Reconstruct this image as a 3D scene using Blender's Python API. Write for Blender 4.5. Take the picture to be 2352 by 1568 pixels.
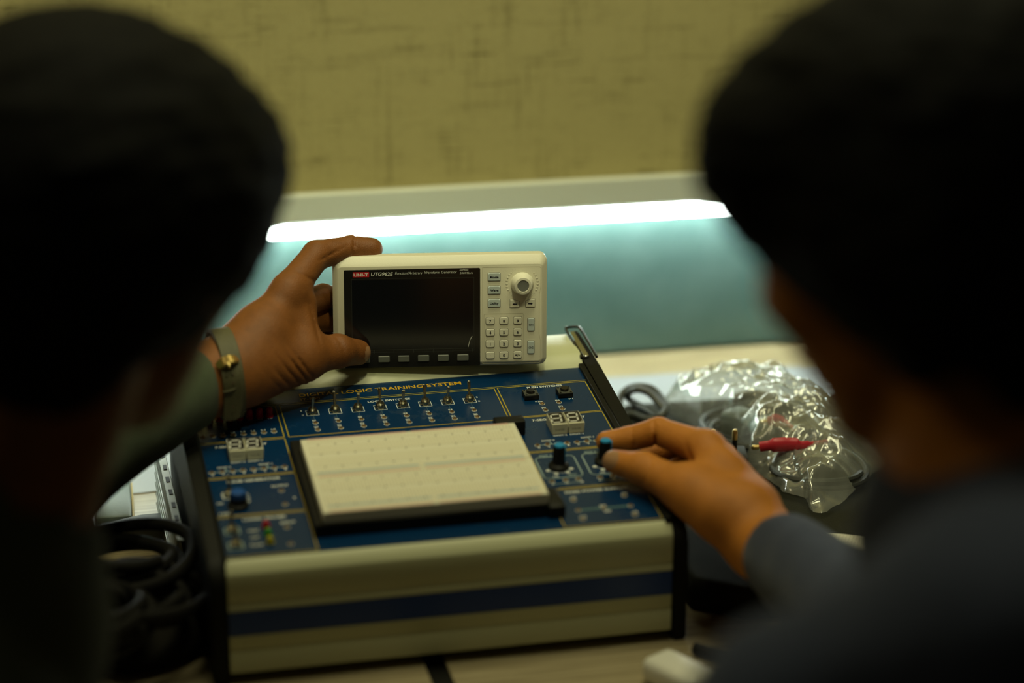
import bpy, bmesh, math, random
import numpy as np
from mathutils import Vector, Matrix, noise

for o in list(bpy.data.objects): bpy.data.objects.remove(o)
SC = bpy.context.scene
COL = SC.collection
ZB = 0.756                      # height of the trainer's base plane above the floor; shapes below are laid out from that plane
PI = math.pi

# ------------------------------------------------------------------ camera
YAW, PITCH, ROLL, TILT = math.radians(-12.73), math.radians(19.59), math.radians(.07), .1
CAM = np.array([-.1439, -1.5508, .7994])
cy, sy, cp, sp = math.cos(YAW), math.sin(YAW), math.cos(PITCH), math.sin(PITCH)
FW = np.array([-sy*cp, cy*cp, -sp]); RT = np.array([cy, sy, 0.]); UP = np.cross(RT, FW)
RT, UP = RT*math.cos(ROLL)+UP*math.sin(ROLL), -RT*math.sin(ROLL)+UP*math.cos(ROLL)
cam = bpy.data.objects.new('camera', bpy.data.cameras.new('camera'))
COL.objects.link(cam)
cam.matrix_world = Matrix(((RT[0], UP[0], -FW[0], CAM[0]), (RT[1], UP[1], -FW[1], CAM[1]), (RT[2], UP[2], -FW[2], CAM[2]+ZB), (0, 0, 0, 1)))
cam.data.sensor_width = 36; cam.data.lens = 85
cam.data.clip_start = .05
cam.data.dof.use_dof = True; cam.data.dof.focus_distance = 1.94; cam.data.dof.aperture_fstop = 2.0
SC.camera = cam

# ------------------------------------------------------------------ world, lamps, exposure
SC.view_settings.view_transform = 'Standard'; SC.view_settings.look = 'None'
SC.view_settings.gamma = 1; SC.view_settings.use_curve_mapping = False
SC.view_settings.exposure = 0.0
W_ = bpy.data.worlds.new('room_air'); SC.world = W_; W_.use_nodes = True
W_.node_tree.nodes['Background'].inputs[0].default_value = (.9, .8, .45, 1)
W_.node_tree.nodes['Background'].inputs[1].default_value = .007
def area(name, loc, target, sx, sy_, power, color):
    l = bpy.data.lights.new(name, 'AREA'); l.shape = 'RECTANGLE'; l.size = sx; l.size_y = sy_; l.energy = power; l.color = color
    o = bpy.data.objects.new(name, l); COL.objects.link(o)
    o.location = (loc[0], loc[1], loc[2]+ZB)
    d = Vector(target)-Vector(loc); o.rotation_euler = d.to_track_quat('-Z', 'Y').to_euler()
    return o
area('ceiling_lamp', (.35, .12, 1.75), (.3, .2, 0), .9, .5, 12.5, (.99, .95, .57))
area('ceiling_lamp_side', (-1.3, .1, 1.7), (.1, .3, 0), .6, .5, 3.2, (1, .88, .5))
area('ceiling_lamp_rear', (1.1, -2.2, 1.7), (.3, -.2, .1), .9, .5, .5, (1, .85, .5))  # weak fill added from behind the camera, no known lamp there
def spot(name, loc, target, power, size, color):
    l = bpy.data.lights.new(name, 'SPOT'); l.energy = power; l.color = color; l.spot_size = math.radians(size); l.spot_blend = .9; l.shadow_soft_size = .05
    o = bpy.data.objects.new(name, l); COL.objects.link(o); o.location = (loc[0], loc[1], loc[2]+ZB)
    o.rotation_euler = (Vector(target)-Vector(loc)).to_track_quat('-Z', 'Y').to_euler(); return o
for x in (-.25, .22, .70): spot('wall_washer_spot', (x, -.55, 1.45), (x, .47, .30), 19, 46, (.97, .95, .55))  # unseen spots added to brighten the generator face and the wall

# ------------------------------------------------------------------ helpers
def at(px, py, d):
    """world point seen at photo pixel (px,py), d metres in front of the camera"""
    return Vector(CAM+(FW+RT*(px-1176)/5553-UP*(py-784)/5553)*d)
def onz(px, py, z):
    q = FW+RT*(px-1176)/5553-UP*(py-784)/5553
    return Vector(CAM+q*((z-CAM[2])/q[2]))
def mat(name, color, rough=.5, metal=0, spec=.5, var=0, vscale=40, bump=0, bscale=200, emit=None, estr=0, coat=0, alpha=1, trans=0, sheen=0, sss=0):
    m = bpy.data.materials.new(name); m.use_nodes = True
    nt = m.node_tree; b = nt.nodes['Principled BSDF']
    c = (*color, 1)
    b.inputs['Base Color'].default_value = c; b.inputs['Roughness'].default_value = rough
    b.inputs['Metallic'].default_value = metal; b.inputs['Specular IOR Level'].default_value = spec
    b.inputs['Coat Weight'].default_value = coat
    b.inputs['Transmission Weight'].default_value = trans
    b.inputs['Sheen Weight'].default_value = sheen
    if sss:
        b.inputs['Subsurface Weight'].default_value = sss; b.inputs['Subsurface Radius'].default_value = (1, .35, .2); b.inputs['Subsurface Scale'].default_value = .004
    if emit: b.inputs['Emission Color'].default_value = (*emit, 1); b.inputs['Emission Strength'].default_value = estr
    if var or bump:
        tc = nt.nodes.new('ShaderNodeTexCoord')
    if var:
        n = nt.nodes.new('ShaderNodeTexNoise'); n.inputs['Scale'].default_value = vscale; n.inputs['Detail'].default_value = 5
        nt.links.new(tc.outputs['Object'], n.inputs['Vector'])
        mx = nt.nodes.new('ShaderNodeMix'); mx.data_type = 'RGBA'
        mx.inputs[6].default_value = (*[max(0, x*(1-var)) for x in color], 1); mx.inputs[7].default_value = (*[min(1, x*(1+var)) for x in color], 1)
        nt.links.new(n.outputs[0], mx.inputs[0]); nt.links.new(mx.outputs[2], b.inputs['Base Color'])
    if bump:
        n2 = nt.nodes.new('ShaderNodeTexNoise'); n2.inputs['Scale'].default_value = bscale; n2.inputs['Detail'].default_value = 4
        nt.links.new(tc.outputs['Object'], n2.inputs['Vector'])
        bp = nt.nodes.new('ShaderNodeBump'); bp.inputs['Strength'].default_value = bump; bp.inputs['Distance'].default_value = .001
        nt.links.new(n2.outputs[0], bp.inputs['Height']); nt.links.new(bp.outputs[0], b.inputs['Normal'])
    return m

WM = {}                                        # world matrices kept by hand so nothing waits for a depsgraph update
def place(o, mw, parent=None):
    WM[o.name] = mw.copy()
    if parent is not None:
        o.parent = parent; o.matrix_parent_inverse = Matrix(); o.matrix_basis = WM[parent.name].inverted() @ mw
    else: o.matrix_basis = mw
    return o
def T_(x, y=None, z=None):
    return Matrix.Translation(x if y is None else (x, y, z))
def tag(o, label=None, cat=None, group=None, kind=None):
    if label: o['label'] = label
    if cat: o['category'] = cat
    if group: o['group'] = group
    if kind: o['kind'] = kind
    return o
def empty(name, loc, label, cat, group=None):
    o = bpy.data.objects.new(name, None); COL.objects.link(o); o.empty_display_size = .02
    place(o, T_(Vector(loc))); return tag(o, label, cat, group)
def obj(name, bm, mats, parent=None, mw=None, smooth=True, angle=40):
    """link a bmesh (in the space of mw) as one mesh object"""
    me = bpy.data.meshes.new(name)
    bm.normal_update(); bm.to_mesh(me); bm.free()
    for m in (mats if isinstance(mats, (list, tuple)) else [mats]): me.materials.append(m)
    if smooth:
        for p in me.polygons: p.use_smooth = True
        try: me.set_sharp_from_angle(angle=math.radians(angle))
        except Exception: pass
    o = bpy.data.objects.new(name, me); COL.objects.link(o)
    return place(o, mw if mw is not None else Matrix(), parent)
def dup(o, mw, parent=None):
    c = o.copy(); COL.objects.link(c); c.parent = None
    return place(c, mw, parent)
def B(): return bmesh.new()
def setmi(fs, mi):
    for f in fs: f.material_index = mi
def box(bm, c, s, bev=0, seg=2, mi=0, rot=None):
    r = bmesh.ops.create_cube(bm, size=1)
    vs = r['verts']
    for v in vs: v.co = Vector((v.co.x*s[0], v.co.y*s[1], v.co.z*s[2]))
    fs = {f for v in vs for f in v.link_faces}
    setmi(fs, mi)
    if bev:
        es = {e for v in vs for e in v.link_edges}
        rb = bmesh.ops.bevel(bm, geom=list(es), offset=bev, segments=seg, profile=.5, affect='EDGES')
        vs = list({v for f in rb['faces'] for v in f.verts} | {v for v in vs if v.is_valid})
        vs = list({v for v0 in vs for f in v0.link_faces for v in f.verts})
        setmi({f for v in vs for f in v.link_faces}, mi)
    for v in vs:
        co = v.co
        if rot is not None: co = rot @ co
        v.co = co+Vector(c)
    return vs
def lathe(bm, prof, seg=24, c=(0, 0, 0), M=None, mi=0, mis=None):
    """prof: [(r,z)...] turned about z"""
    rings = []
    for r, z in prof:
        if r < 1e-7: rings.append([bm.verts.new((0, 0, z))])
        else: rings.append([bm.verts.new((r*math.cos(2*PI*i/seg), r*math.sin(2*PI*i/seg), z)) for i in range(seg)])
    for k in range(len(rings)-1):
        a, b = rings[k], rings[k+1]; m_ = mis[k] if mis else mi
        for i in range(seg):
            j = (i+1) % seg
            if len(a) == 1 and len(b) == 1: continue
            if len(a) == 1: f = bm.faces.new((a[0], b[j], b[i])) if len(b) > 1 else None
            elif len(b) == 1: f = bm.faces.new((a[i], a[j], b[0]))
            else: f = bm.faces.new((a[i], a[j], b[j], b[i]))
            f.material_index = m_
    M = M or Matrix(); 
    for rg in rings:
        for v in rg: v.co = (M @ v.co)+Vector(c)
def poly(bm, pts, mi=0):
    f = bm.faces.new([bm.verts.new(p) for p in pts]); f.material_index = mi; return f
def prism(bm, pts, z0, z1, mi=0, M=None):
    M = M or Matrix()
    a = [bm.verts.new(M @ Vector((p[0], p[1], z0))) for p in pts]; b = [bm.verts.new(M @ Vector((p[0], p[1], z1))) for p in pts]
    n = len(pts)
    fs = [bm.faces.new(b), bm.faces.new(a[::-1])]+[bm.faces.new((a[i], a[(i+1) % n], b[(i+1) % n], b[i])) for i in range(n)]
    setmi(fs, mi); return fs
def rrect(x0, y0, x1, y1, r, n=5):
    """rounded rectangle outline, counter-clockwise"""
    out = []
    for cx, cy_, a0 in ((x1-r, y1-r, 0), (x0+r, y1-r, 90), (x0+r, y0+r, 180), (x1-r, y0+r, 270)):
        for i in range(n+1):
            a = math.radians(a0+90*i/n); out.append((cx+r*math.cos(a), cy_+r*math.sin(a)))
    return out
def loft(bm, loops, mi=0, cap0=False, cap1=True, mis=None):
    R_ = [[bm.verts.new(p) for p in lp] for lp in loops]
    n = len(R_[0])
    for k in range(len(R_)-1):
        for i in range(n):
            j = (i+1) % n
            f = bm.faces.new((R_[k][i], R_[k][j], R_[k+1][j], R_[k+1][i])); f.material_index = mis[k] if mis else mi
    if cap1: f = bm.faces.new(R_[-1]); f.material_index = mis[-1] if mis else mi
    if cap0: f = bm.faces.new(R_[0][::-1]); f.material_index = mi
def tube(bm, pts, r, seg=10, mi=0, closed=False, flat=None):
    pts = [Vector(p) for p in pts]; n = len(pts); rings = []
    prev = None
    for i, p in enumerate(pts):
        if closed: t = pts[(i+1) % n]-pts[i-1]
        else: t = pts[min(i+1, n-1)]-pts[max(i-1, 0)]
        t.normalize()
        u = prev if prev is not None else (Vector((0, 0, 1)) if abs(t.z) < .9 else Vector((1, 0, 0)))
        u = (u-t*u.dot(t)).normalized(); prev = u; w = t.cross(u)
        rr = r[i] if isinstance(r, (list, tuple)) else r
        rings.append([bm.verts.new(p+(u*math.cos(2*PI*k/seg)+w*math.sin(2*PI*k/seg)*(flat or 1))*rr) for k in range(seg)])
    m = n if closed else n-1
    for i in range(m):
        a, b = rings[i], rings[(i+1) % n]
        for k in range(seg):
            f = bm.faces.new((a[k], a[(k+1) % seg], b[(k+1) % seg], b[k])); f.material_index = mi
    if not closed:
        bm.faces.new(rings[0][::-1]).material_index = mi; bm.faces.new(rings[-1]).material_index = mi
def spline(P, n=8, closed=False):
    P = [Vector(p) for p in P]; N = len(P); out = []
    for i in range(N if closed else N-1):
        p0, p1, p2, p3 = (P[(i-1) % N], P[i], P[(i+1) % N], P[(i+2) % N]) if closed else (P[max(i-1, 0)], P[i], P[i+1], P[min(i+2, N-1)])
        for k in range(n):
            t = k/n
            out.append(.5*((2*p1)+(p2-p0)*t+(2*p0-5*p1+4*p2-p3)*t*t+(3*p1-p0-3*p2+p3)*t**3))
    if not closed: out.append(P[-1])
    return out
_tc = {}
def text_verts(s, bold):
    k = (s, bold)
    if k not in _tc:
        cu = bpy.data.curves.new('t', 'FONT'); cu.body = s; cu.offset = bold; cu.resolution_u = 3; cu.fill_mode = 'FRONT'
        o = bpy.data.objects.new('t', cu); me = bpy.data.meshes.new_from_object(o)
        _tc[k] = ([v.co.copy() for v in me.vertices], [list(p.vertices) for p in me.polygons])
        bpy.data.objects.remove(o); bpy.data.meshes.remove(me)
        bpy.data.curves.remove(cu)
    return _tc[k]
def text(bm, s, x, y, cap, w=None, mi=0, bold=.0, shear=0, align='L', z=.0001, flat_h=True):
    """lettering with capital height cap, baseline y, in the plane z"""
    vs, fs = text_verts(s, bold)
    if not vs: return
    x0 = min(v.x for v in vs); x1 = max(v.x for v in vs)
    k = cap/.73; kx = (w/(x1-x0)) if w else k
    W0 = (x1-x0)*kx; off = 0 if align == 'L' else (-W0/2 if align == 'C' else -W0)
    V = [bm.verts.new((x+off+(v.x-x0)*kx+v.y*k*shear, y+v.y*k, z)) for v in vs]
    for f in fs:
        try: bm.faces.new([V[i] for i in f]).material_index = mi
        except Exception: pass
def strip(bm, x0, y0, x1, y1, w, mi=0, z=.0001):
    d = Vector((x1-x0, y1-y0, 0)).normalized(); n = Vector((-d.y, d.x, 0))*w/2; e = d*w/2
    a, b = Vector((x0, y0, z))-e, Vector((x1, y1, z))+e
    poly(bm, (a-n, b-n, b+n, a+n), mi)
def outline(bm, pts, w, mi=0, z=.0001):
    n = len(pts)
    for i in range(n): strip(bm, *pts[i], *pts[(i+1) % n], w, mi, z)
def ring2(bm, x, y, r0, r1, seg=20, mi=0, z=.0001):
    a = [bm.verts.new((x+r0*math.cos(2*PI*i/seg), y+r0*math.sin(2*PI*i/seg), z)) for i in range(seg)]
    b = [bm.verts.new((x+r1*math.cos(2*PI*i/seg), y+r1*math.sin(2*PI*i/seg), z)) for i in range(seg)]
    for i in range(seg):
        j = (i+1) % seg; bm.faces.new((a[i], b[i], b[j], a[j])).material_index = mi
def disc(bm, x, y, r, seg=16, mi=0, z=.0001):
    poly(bm, [(x+r*math.cos(2*PI*i/seg), y+r*math.sin(2*PI*i/seg), z) for i in range(seg)], mi)

# ------------------------------------------------------------------ materials
M = {}
M['cream'] = mat('cream_plastic', (.80, .77, .60), .38, var=.02, bump=.08, bscale=900)
M['cream_metal'] = mat('cream_painted_metal', (.53, .54, .33), .42, var=.05, vscale=15, bump=.1, bscale=400)
M['cream_key'] = mat('cream_key_plastic', (.86, .84, .68), .35)
M['grey_key'] = mat('grey_key_rubber', (.60, .68, .66), .5)
M['soft_key'] = mat('dark_grey_softkey', (.125, .135, .115), .45)
M['black_gloss'] = mat('glossy_black_plastic', (.012, .012, .011), .18, spec=.5)
M['screen'] = mat('dark_screen_glass', (.006, .007, .009), .12, spec=.5)
M['black'] = mat('black_plastic', (.007, .007, .005), .5, spec=.25, bump=.15, bscale=600)
M['black_metal'] = mat('black_painted_metal', (.008, .008, .0055), .55, spec=.15, var=.3, vscale=60, bump=.15, bscale=500)
M['ink_dark'] = mat('dark_ink', (.01, .01, .02), .6)
M['ink_white'] = mat('white_ink', (.72, .74, .68), .5)
M['ink_pale'] = mat('pale_blue_ink', (.30, .40, .40), .5)
M['ink_teal'] = mat('dull_teal_ink', (.05, .12, .14), .5)
M['ink_gold'] = mat('gold_ink', (.50, .36, .015), .4)
M['ink_orange'] = mat('orange_gold_ink', (.66, .38, .01), .45)
M['logo_red'] = mat('red_badge', (.55, .01, .02), .4)
M['silver'] = mat('brushed_nickel', (.50, .46, .33), .25, metal=1)
M['steel'] = mat('polished_steel', (.70, .70, .66), .18, metal=1)
M['brass'] = mat('gold_brass', (.80, .58, .22), .3, metal=1)
M['socket_dark'] = mat('socket_interior', (.05, .018, .008), .5)
M['gold_dull'] = mat('dull_gold_plating', (.42, .28, .12), .35, metal=.8)
M['blue'] = mat('dark_blue_band', (.001, .036, .21), .4)
M['knob_blue'] = mat('bright_blue_cap', (.01, .26, .55), .4)
M['knob_deep'] = mat('deep_blue_knob', (.004, .07, .30), .4)
M['white'] = mat('white_plastic', (.78, .77, .68), .4)
M['seg_face'] = mat('display_black_face', (.012, .010, .010), .3)
M['seg_lit'] = mat('unlit_segment', (.60, .60, .54), .5)
M['seg_body'] = mat('display_white_body', (.66, .64, .47), .45)
M['led_red'] = mat('red_lens', (.62, .004, .02), .15, trans=.35)
M['led_green'] = mat('green_lens', (.05, .35, .03), .2, trans=.2)
M['led_yellow'] = mat('yellow_lens', (.55, .47, .01), .2, trans=.2)
M['skin_l'] = mat('brown_skin', (.205, .072, .0145), .55, var=.28, vscale=110, bump=.4, bscale=1000, sss=.05, spec=.35)
M['skin_r'] = mat('light_brown_skin', (.50, .182, .025), .58, var=.2, vscale=70, bump=.6, bscale=600, sss=.05, spec=.35)
M['nail'] = mat('fingernail', (.36, .19, .09), .35)
M['hair'] = mat('black_hair', (.004, .004, .003), .8, spec=.12, bump=.6, bscale=300)
M['olive'] = mat('olive_cloth', (.050, .068, .034), .9, var=.12, vscale=200, bump=.3, bscale=900, sheen=.1)
M['navy'] = mat('navy_cloth', (.019, .028, .060), .9, var=.12, vscale=200, bump=.3, bscale=900, sheen=.1)
M['trouser'] = mat('dark_trouser_cloth', (.02, .02, .022), .9)
M['strap'] = mat('khaki_leather', (.09, .083, .038), .6, var=.18, vscale=300, bump=.5, bscale=900)
M['eye'] = mat('eye_white', (.6, .55, .5), .2)
M['cable'] = mat('black_cable_rubber', (.03, .032, .028), .38)
M['cable_grey'] = mat('grey_cable_rubber', (.040, .044, .038), .4)
M['cable_dark'] = mat('dull_black_cable', (.005, .0045, .0035), .7, spec=.2)  # shadow over the leads is put into this near-black colour
M['paper'] = mat('white_sheet', (.33, .36, .40), .45, var=.03, vscale=6)
M['red_rubber'] = mat('red_rubber', (.45, .02, .035), .4)
M['alu'] = mat('dull_aluminium', (.17, .17, .135), .4, metal=.85, var=.15, vscale=40)
M['alu_dark'] = mat('dark_slot', (.01, .01, .01), .6)
M['conn'] = mat('grey_connector_plastic', (.06, .062, .05), .5, bump=.1)
M['grey_box'] = mat('pale_grey_shell', (.12, .155, .14), .45, bump=.1)
M['yellow_edge'] = mat('yellow_trim', (.45, .33, .06), .5)
M['housing'] = mat('lamp_housing_paint', (.60, .62, .52), .4)
M['tube'] = mat('glowing_tube', (1, 1, 1), .5, emit=(.90, 1, .94), estr=30)
M['case'] = mat('black_fabric_case', (.020, .020, .012), .8, spec=.2, var=.2, vscale=120, bump=.5, bscale=900)
M['floor'] = mat('floor_vinyl', (.22, .20, .15), .5, var=.2, vscale=6)

def wood_mat(name):
    m = mat(name, (.5, .4, .25), .32); nt = m.node_tree; b = nt.nodes['Principled BSDF']
    tc = nt.nodes.new('ShaderNodeTexCoord'); mp = nt.nodes.new('ShaderNodeMapping'); mp.inputs['Scale'].default_value = (1.6, 60, 30)
    n = nt.nodes.new('ShaderNodeTexNoise'); n.inputs['Scale'].default_value = 6; n.inputs['Detail'].default_value = 8; n.inputs['Roughness'].default_value = .65
    r = nt.nodes.new('ShaderNodeValToRGB'); e = r.color_ramp.elements
    e[0].position = .3; e[0].color = (.20, .16, .085, 1); e[1].position = .75; e[1].color = (.52, .44, .27, 1)
    nt.links.new(tc.outputs['Object'], mp.inputs[0]); nt.links.new(mp.outputs[0], n.inputs['Vector']); nt.links.new(n.outputs[0], r.inputs[0])
    nt.links.new(r.outputs[0], b.inputs['Base Color']); return m
M['wood'] = wood_mat('light_oak_laminate')
def wallpaper():
    m = mat('woven_wallpaper', (.3, .26, .1), .85, spec=.2); nt = m.node_tree; b = nt.nodes['Principled BSDF']; L = nt.links.new
    tc = nt.nodes.new('ShaderNodeTexCoord')
    def nz(scale, det=5, s=1, rough=.6):
        mp = nt.nodes.new('ShaderNodeMapping'); mp.inputs['Scale'].default_value = scale
        n = nt.nodes.new('ShaderNodeTexNoise'); n.inputs['Scale'].default_value = s; n.inputs['Detail'].default_value = det; n.inputs['Roughness'].default_value = rough
        L(tc.outputs['Object'], mp.inputs[0]); L(mp.outputs[0], n.inputs['Vector']); return n.outputs[0]
    def ramp(v, a, b_):
        r = nt.nodes.new('ShaderNodeMapRange'); r.inputs[1].default_value = a; r.inputs[2].default_value = b_; L(v, r.inputs[0]); return r.outputs[0]
    def ma(op, a, b_):
        k = nt.nodes.new('ShaderNodeMath'); k.operation = op
        for i, q in enumerate((a, b_)):
            if isinstance(q, (int, float)): k.inputs[i].default_value = q
            else: L(q, k.inputs[i])
        return k.outputs[0]
    vert = nz((260, 260, 14)); hor = nz((22, 22, 300)); v2 = nz((60, 60, 7)); h2 = nz((9, 9, 90)); blot = nz((26, 26, 26), 3); fine = nz((420, 420, 420), 3)
    s1 = ramp(hor, .56, .72); s2 = ramp(h2, .55, .72); s3 = ramp(v2, .56, .75); bl = ramp(blot, .42, .62); s4 = ramp(vert, .5, .75)
    dark = ma('ADD', ma('MULTIPLY', ma('MULTIPLY', s1, bl), .75), ma('MULTIPLY', s2, .32))
    dark = ma('ADD', dark, ma('MULTIPLY', s3, .30)); dark = ma('ADD', dark, ma('MULTIPLY', ma('MULTIPLY', s4, bl), .45))
    dark = ma('ADD', dark, ma('MULTIPLY', ma('SUBTRACT', fine, .5), .75))
    mx = nt.nodes.new('ShaderNodeMix'); mx.data_type = 'RGBA'; mx.clamp_factor = True
    mx.inputs[6].default_value = (.395, .347, .158, 1); mx.inputs[7].default_value = (.12, .10, .035, 1)
    L(dark, mx.inputs[0]); L(mx.outputs[2], b.inputs['Base Color'])
    bp = nt.nodes.new('ShaderNodeBump'); bp.inputs['Strength'].default_value = .5; bp.inputs['Distance'].default_value = .001; bp.invert = True
    L(dark, bp.inputs['Height']); L(bp.outputs[0], b.inputs['Normal']); return m
M['wallpaper'] = wallpaper()
def teal_mat():
    m = mat('teal_painted_board', (.10, .27, .25), .35, spec=.4); nt = m.node_tree; b = nt.nodes['Principled BSDF']; L = nt.links.new
    tc = nt.nodes.new('ShaderNodeTexCoord'); n = nt.nodes.new('ShaderNodeTexNoise'); n.inputs['Scale'].default_value = 9; n.inputs['Detail'].default_value = 6
    r = nt.nodes.new('ShaderNodeValToRGB'); e = r.color_ramp.elements; e[0].position = .35; e[0].color = (.070, .138, .130, 1); e[1].position = .8; e[1].color = (.138, .228, .222, 1)
    L(tc.outputs['Object'], n.inputs['Vector']); L(n.outputs[0], r.inputs[0]); L(r.outputs[0], b.inputs['Base Color']); return m
M['teal'] = teal_mat()
def panel_mat():
    """dark blue printed panel with pale dust smears"""
    m = mat('blue_printed_panel', (.004, .03, .09), .3, spec=.5); nt = m.node_tree; b = nt.nodes['Principled BSDF']; L = nt.links.new
    tc = nt.nodes.new('ShaderNodeTexCoord')
    n = nt.nodes.new('ShaderNodeTexNoise'); n.inputs['Scale'].default_value = 28; n.inputs['Detail'].default_value = 7; n.inputs['Roughness'].default_value = .62
    r = nt.nodes.new('ShaderNodeMapRange'); r.inputs[1].default_value = .58; r.inputs[2].default_value = .82; r.inputs[4].default_value = .5
    L(tc.outputs['Object'], n.inputs['Vector']); L(n.outputs[0], r.inputs[0])
    mx = nt.nodes.new('ShaderNodeMix'); mx.data_type = 'RGBA'; mx.inputs[6].default_value = (.0008, .026, .085, 1); mx.inputs[7].default_value = (.055, .085, .085, 1)
    L(r.outputs[0], mx.inputs[0]); L(mx.outputs[2], b.inputs['Base Color'])
    rr = nt.nodes.new('ShaderNodeMapRange'); rr.inputs[3].default_value = .26; rr.inputs[4].default_value = .6; L(r.outputs[0], rr.inputs[0]); L(rr.outputs[0], b.inputs['Roughness'])
    return m
M['panel'] = panel_mat()
def breadboard_mat(name, base, pitch=.00254):
    """white plastic with a square grid of small dark contact holes"""
    m = mat(name, base, .5); nt = m.node_tree; b = nt.nodes['Principled BSDF']; L = nt.links.new
    tc = nt.nodes.new('ShaderNodeTexCoord'); mp = nt.nodes.new('ShaderNodeVectorMath'); mp.operation = 'SCALE'; mp.inputs[3].default_value = 1/pitch
    L(tc.outputs['Object'], mp.inputs[0]); fr = nt.nodes.new('ShaderNodeVectorMath'); fr.operation = 'FRACTION'; L(mp.outputs[0], fr.inputs[0])
    sb = nt.nodes.new('ShaderNodeVectorMath'); sb.operation = 'SUBTRACT'; sb.inputs[1].default_value = (.5, .5, 0); L(fr.outputs[0], sb.inputs[0])
    ab = nt.nodes.new('ShaderNodeVectorMath'); ab.operation = 'ABSOLUTE'; L(sb.outputs[0], ab.inputs[0])
    sx = nt.nodes.new('ShaderNodeSeparateXYZ'); L(ab.outputs[0], sx.inputs[0])
    mxm = nt.nodes.new('ShaderNodeMath'); mxm.operation = 'MAXIMUM'; L(sx.outputs[0], mxm.inputs[0]); L(sx.outputs[1], mxm.inputs[1])
    lt = nt.nodes.new('ShaderNodeMath'); lt.operation = 'LESS_THAN'; lt.inputs[1].default_value = .17; L(mxm.outputs[0], lt.inputs[0])
    mx = nt.nodes.new('ShaderNodeMix'); mx.data_type = 'RGBA'; mx.inputs[6].default_value = (*base, 1); mx.inputs[7].default_value = (.42, .39, .27, 1)
    L(lt.outputs[0], mx.inputs[0]); L(mx.outputs[2], b.inputs['Base Color']); return m
M['bb_holes'] = breadboard_mat('breadboard_hole_field', (.76, .72, .55))
M['bb'] = mat('breadboard_plastic', (.76, .73, .57), .45)
M['bb_blue'] = mat('pale_blue_rail_line', (.42, .52, .54), .6)
M['bb_red'] = mat('pale_red_rail_line', (.70, .46, .37), .6)
def film():
    m = bpy.data.materials.new('clear_film'); m.use_nodes = True; nt = m.node_tree; L = nt.links.new
    for n in list(nt.nodes):
        if n.type != 'OUTPUT_MATERIAL': nt.nodes.remove(n)
    out = [n for n in nt.nodes if n.type == 'OUTPUT_MATERIAL'][0]
    t = nt.nodes.new('ShaderNodeBsdfTransparent'); g = nt.nodes.new('ShaderNodeBsdfGlossy'); g.inputs['Roughness'].default_value = .16; g.inputs[0].default_value = (1, 1, .95, 1)
    d = nt.nodes.new('ShaderNodeBsdfDiffuse'); d.inputs[0].default_value = (.75, .77, .70, 1)
    t.inputs[0].default_value = (.93, .94, .90, 1)
    lw = nt.nodes.new('ShaderNodeLayerWeight'); lw.inputs[0].default_value = .32
    m1 = nt.nodes.new('ShaderNodeMixShader'); m2 = nt.nodes.new('ShaderNodeMixShader')
    mr = nt.nodes.new('ShaderNodeMapRange'); mr.inputs[3].default_value = .07; mr.inputs[4].default_value = .75
    L(lw.outputs['Facing'], mr.inputs[0]); L(mr.outputs[0], m1.inputs[0]); L(t.outputs[0], m1.inputs[1]); L(g.outputs[0], m1.inputs[2])
    m2.inputs[0].default_value = .16; L(m1.outputs[0], m2.inputs[1]); L(d.outputs[0], m2.inputs[2]); L(m2.outputs[0], out.inputs[0]); return m
M['film'] = film()

# ------------------------------------------------------------------ the setting
TH = math.radians(-1.5)
WN = Vector((-math.sin(TH), math.cos(TH), 0)); WD = Vector((math.cos(TH), math.sin(TH), 0)); WA = Vector((.5042, .5974, 0))
MW = Matrix(((WD.x, WN.x, 0, WA.x), (WD.y, WN.y, 0, WA.y), (0, 0, 1, 0), (0, 0, 0, 1)))      # frame of the back wall: x along, y into the wall, z up
bm = B(); box(bm, (0, .08, .55), (5, .1, 2.62)); tag(obj('wall_back', bm, M['wallpaper'], None, MW, smooth=False), kind='structure')
bm = B(); box(bm, (.2, -.6, -ZB-.03), (5, 3.4, .06)); tag(obj('floor', bm, M['floor'], smooth=False), kind='structure')

# the two abutting desks
def desk(x0, x1, label):
    t = empty('desk', ((x0+x1)/2, .15, -ZB), label, 'desk', 'wood laminate desks side by side')
    bm = B()
    def yb(x): return .5974-math.tan(math.radians(1.5))*(x-.5042)-.0012
    pts = [(x0, -.12), (x1, -.12), (x1, yb(x1)), (x0, yb(x0))]
    prism(bm, pts, -.034, -.0062)
    obj('desk_top', bm, M['wood'], t, smooth=False)
    lb = B(); box(lb, (0, 0, 0), (.04, .04, ZB-.034), .003, 1)
    first = None
    for x in (x0+.06, x1-.06):
        for y in (-.08, .42):
            mw = T_(x, y, -(ZB+.034)/2)
            if first is None: first = obj('leg', lb, M['black_metal'], t, mw)
            else: dup(first, mw, t)
    return t
desk(-1.3, .140, 'oak laminate desk on the left of the dark joint under the trainer')
desk(.156, 1.45, 'oak laminate desk on the right of the dark joint, under the case and plastic bag')
bm = B(); box(bm, (.148, .22, -.02), (.0155, .66, .022)); tag(obj('joint_strip', bm, M['black'], smooth=False), 'black filler strip in the joint between the two wooden desks', 'strip')

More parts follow.
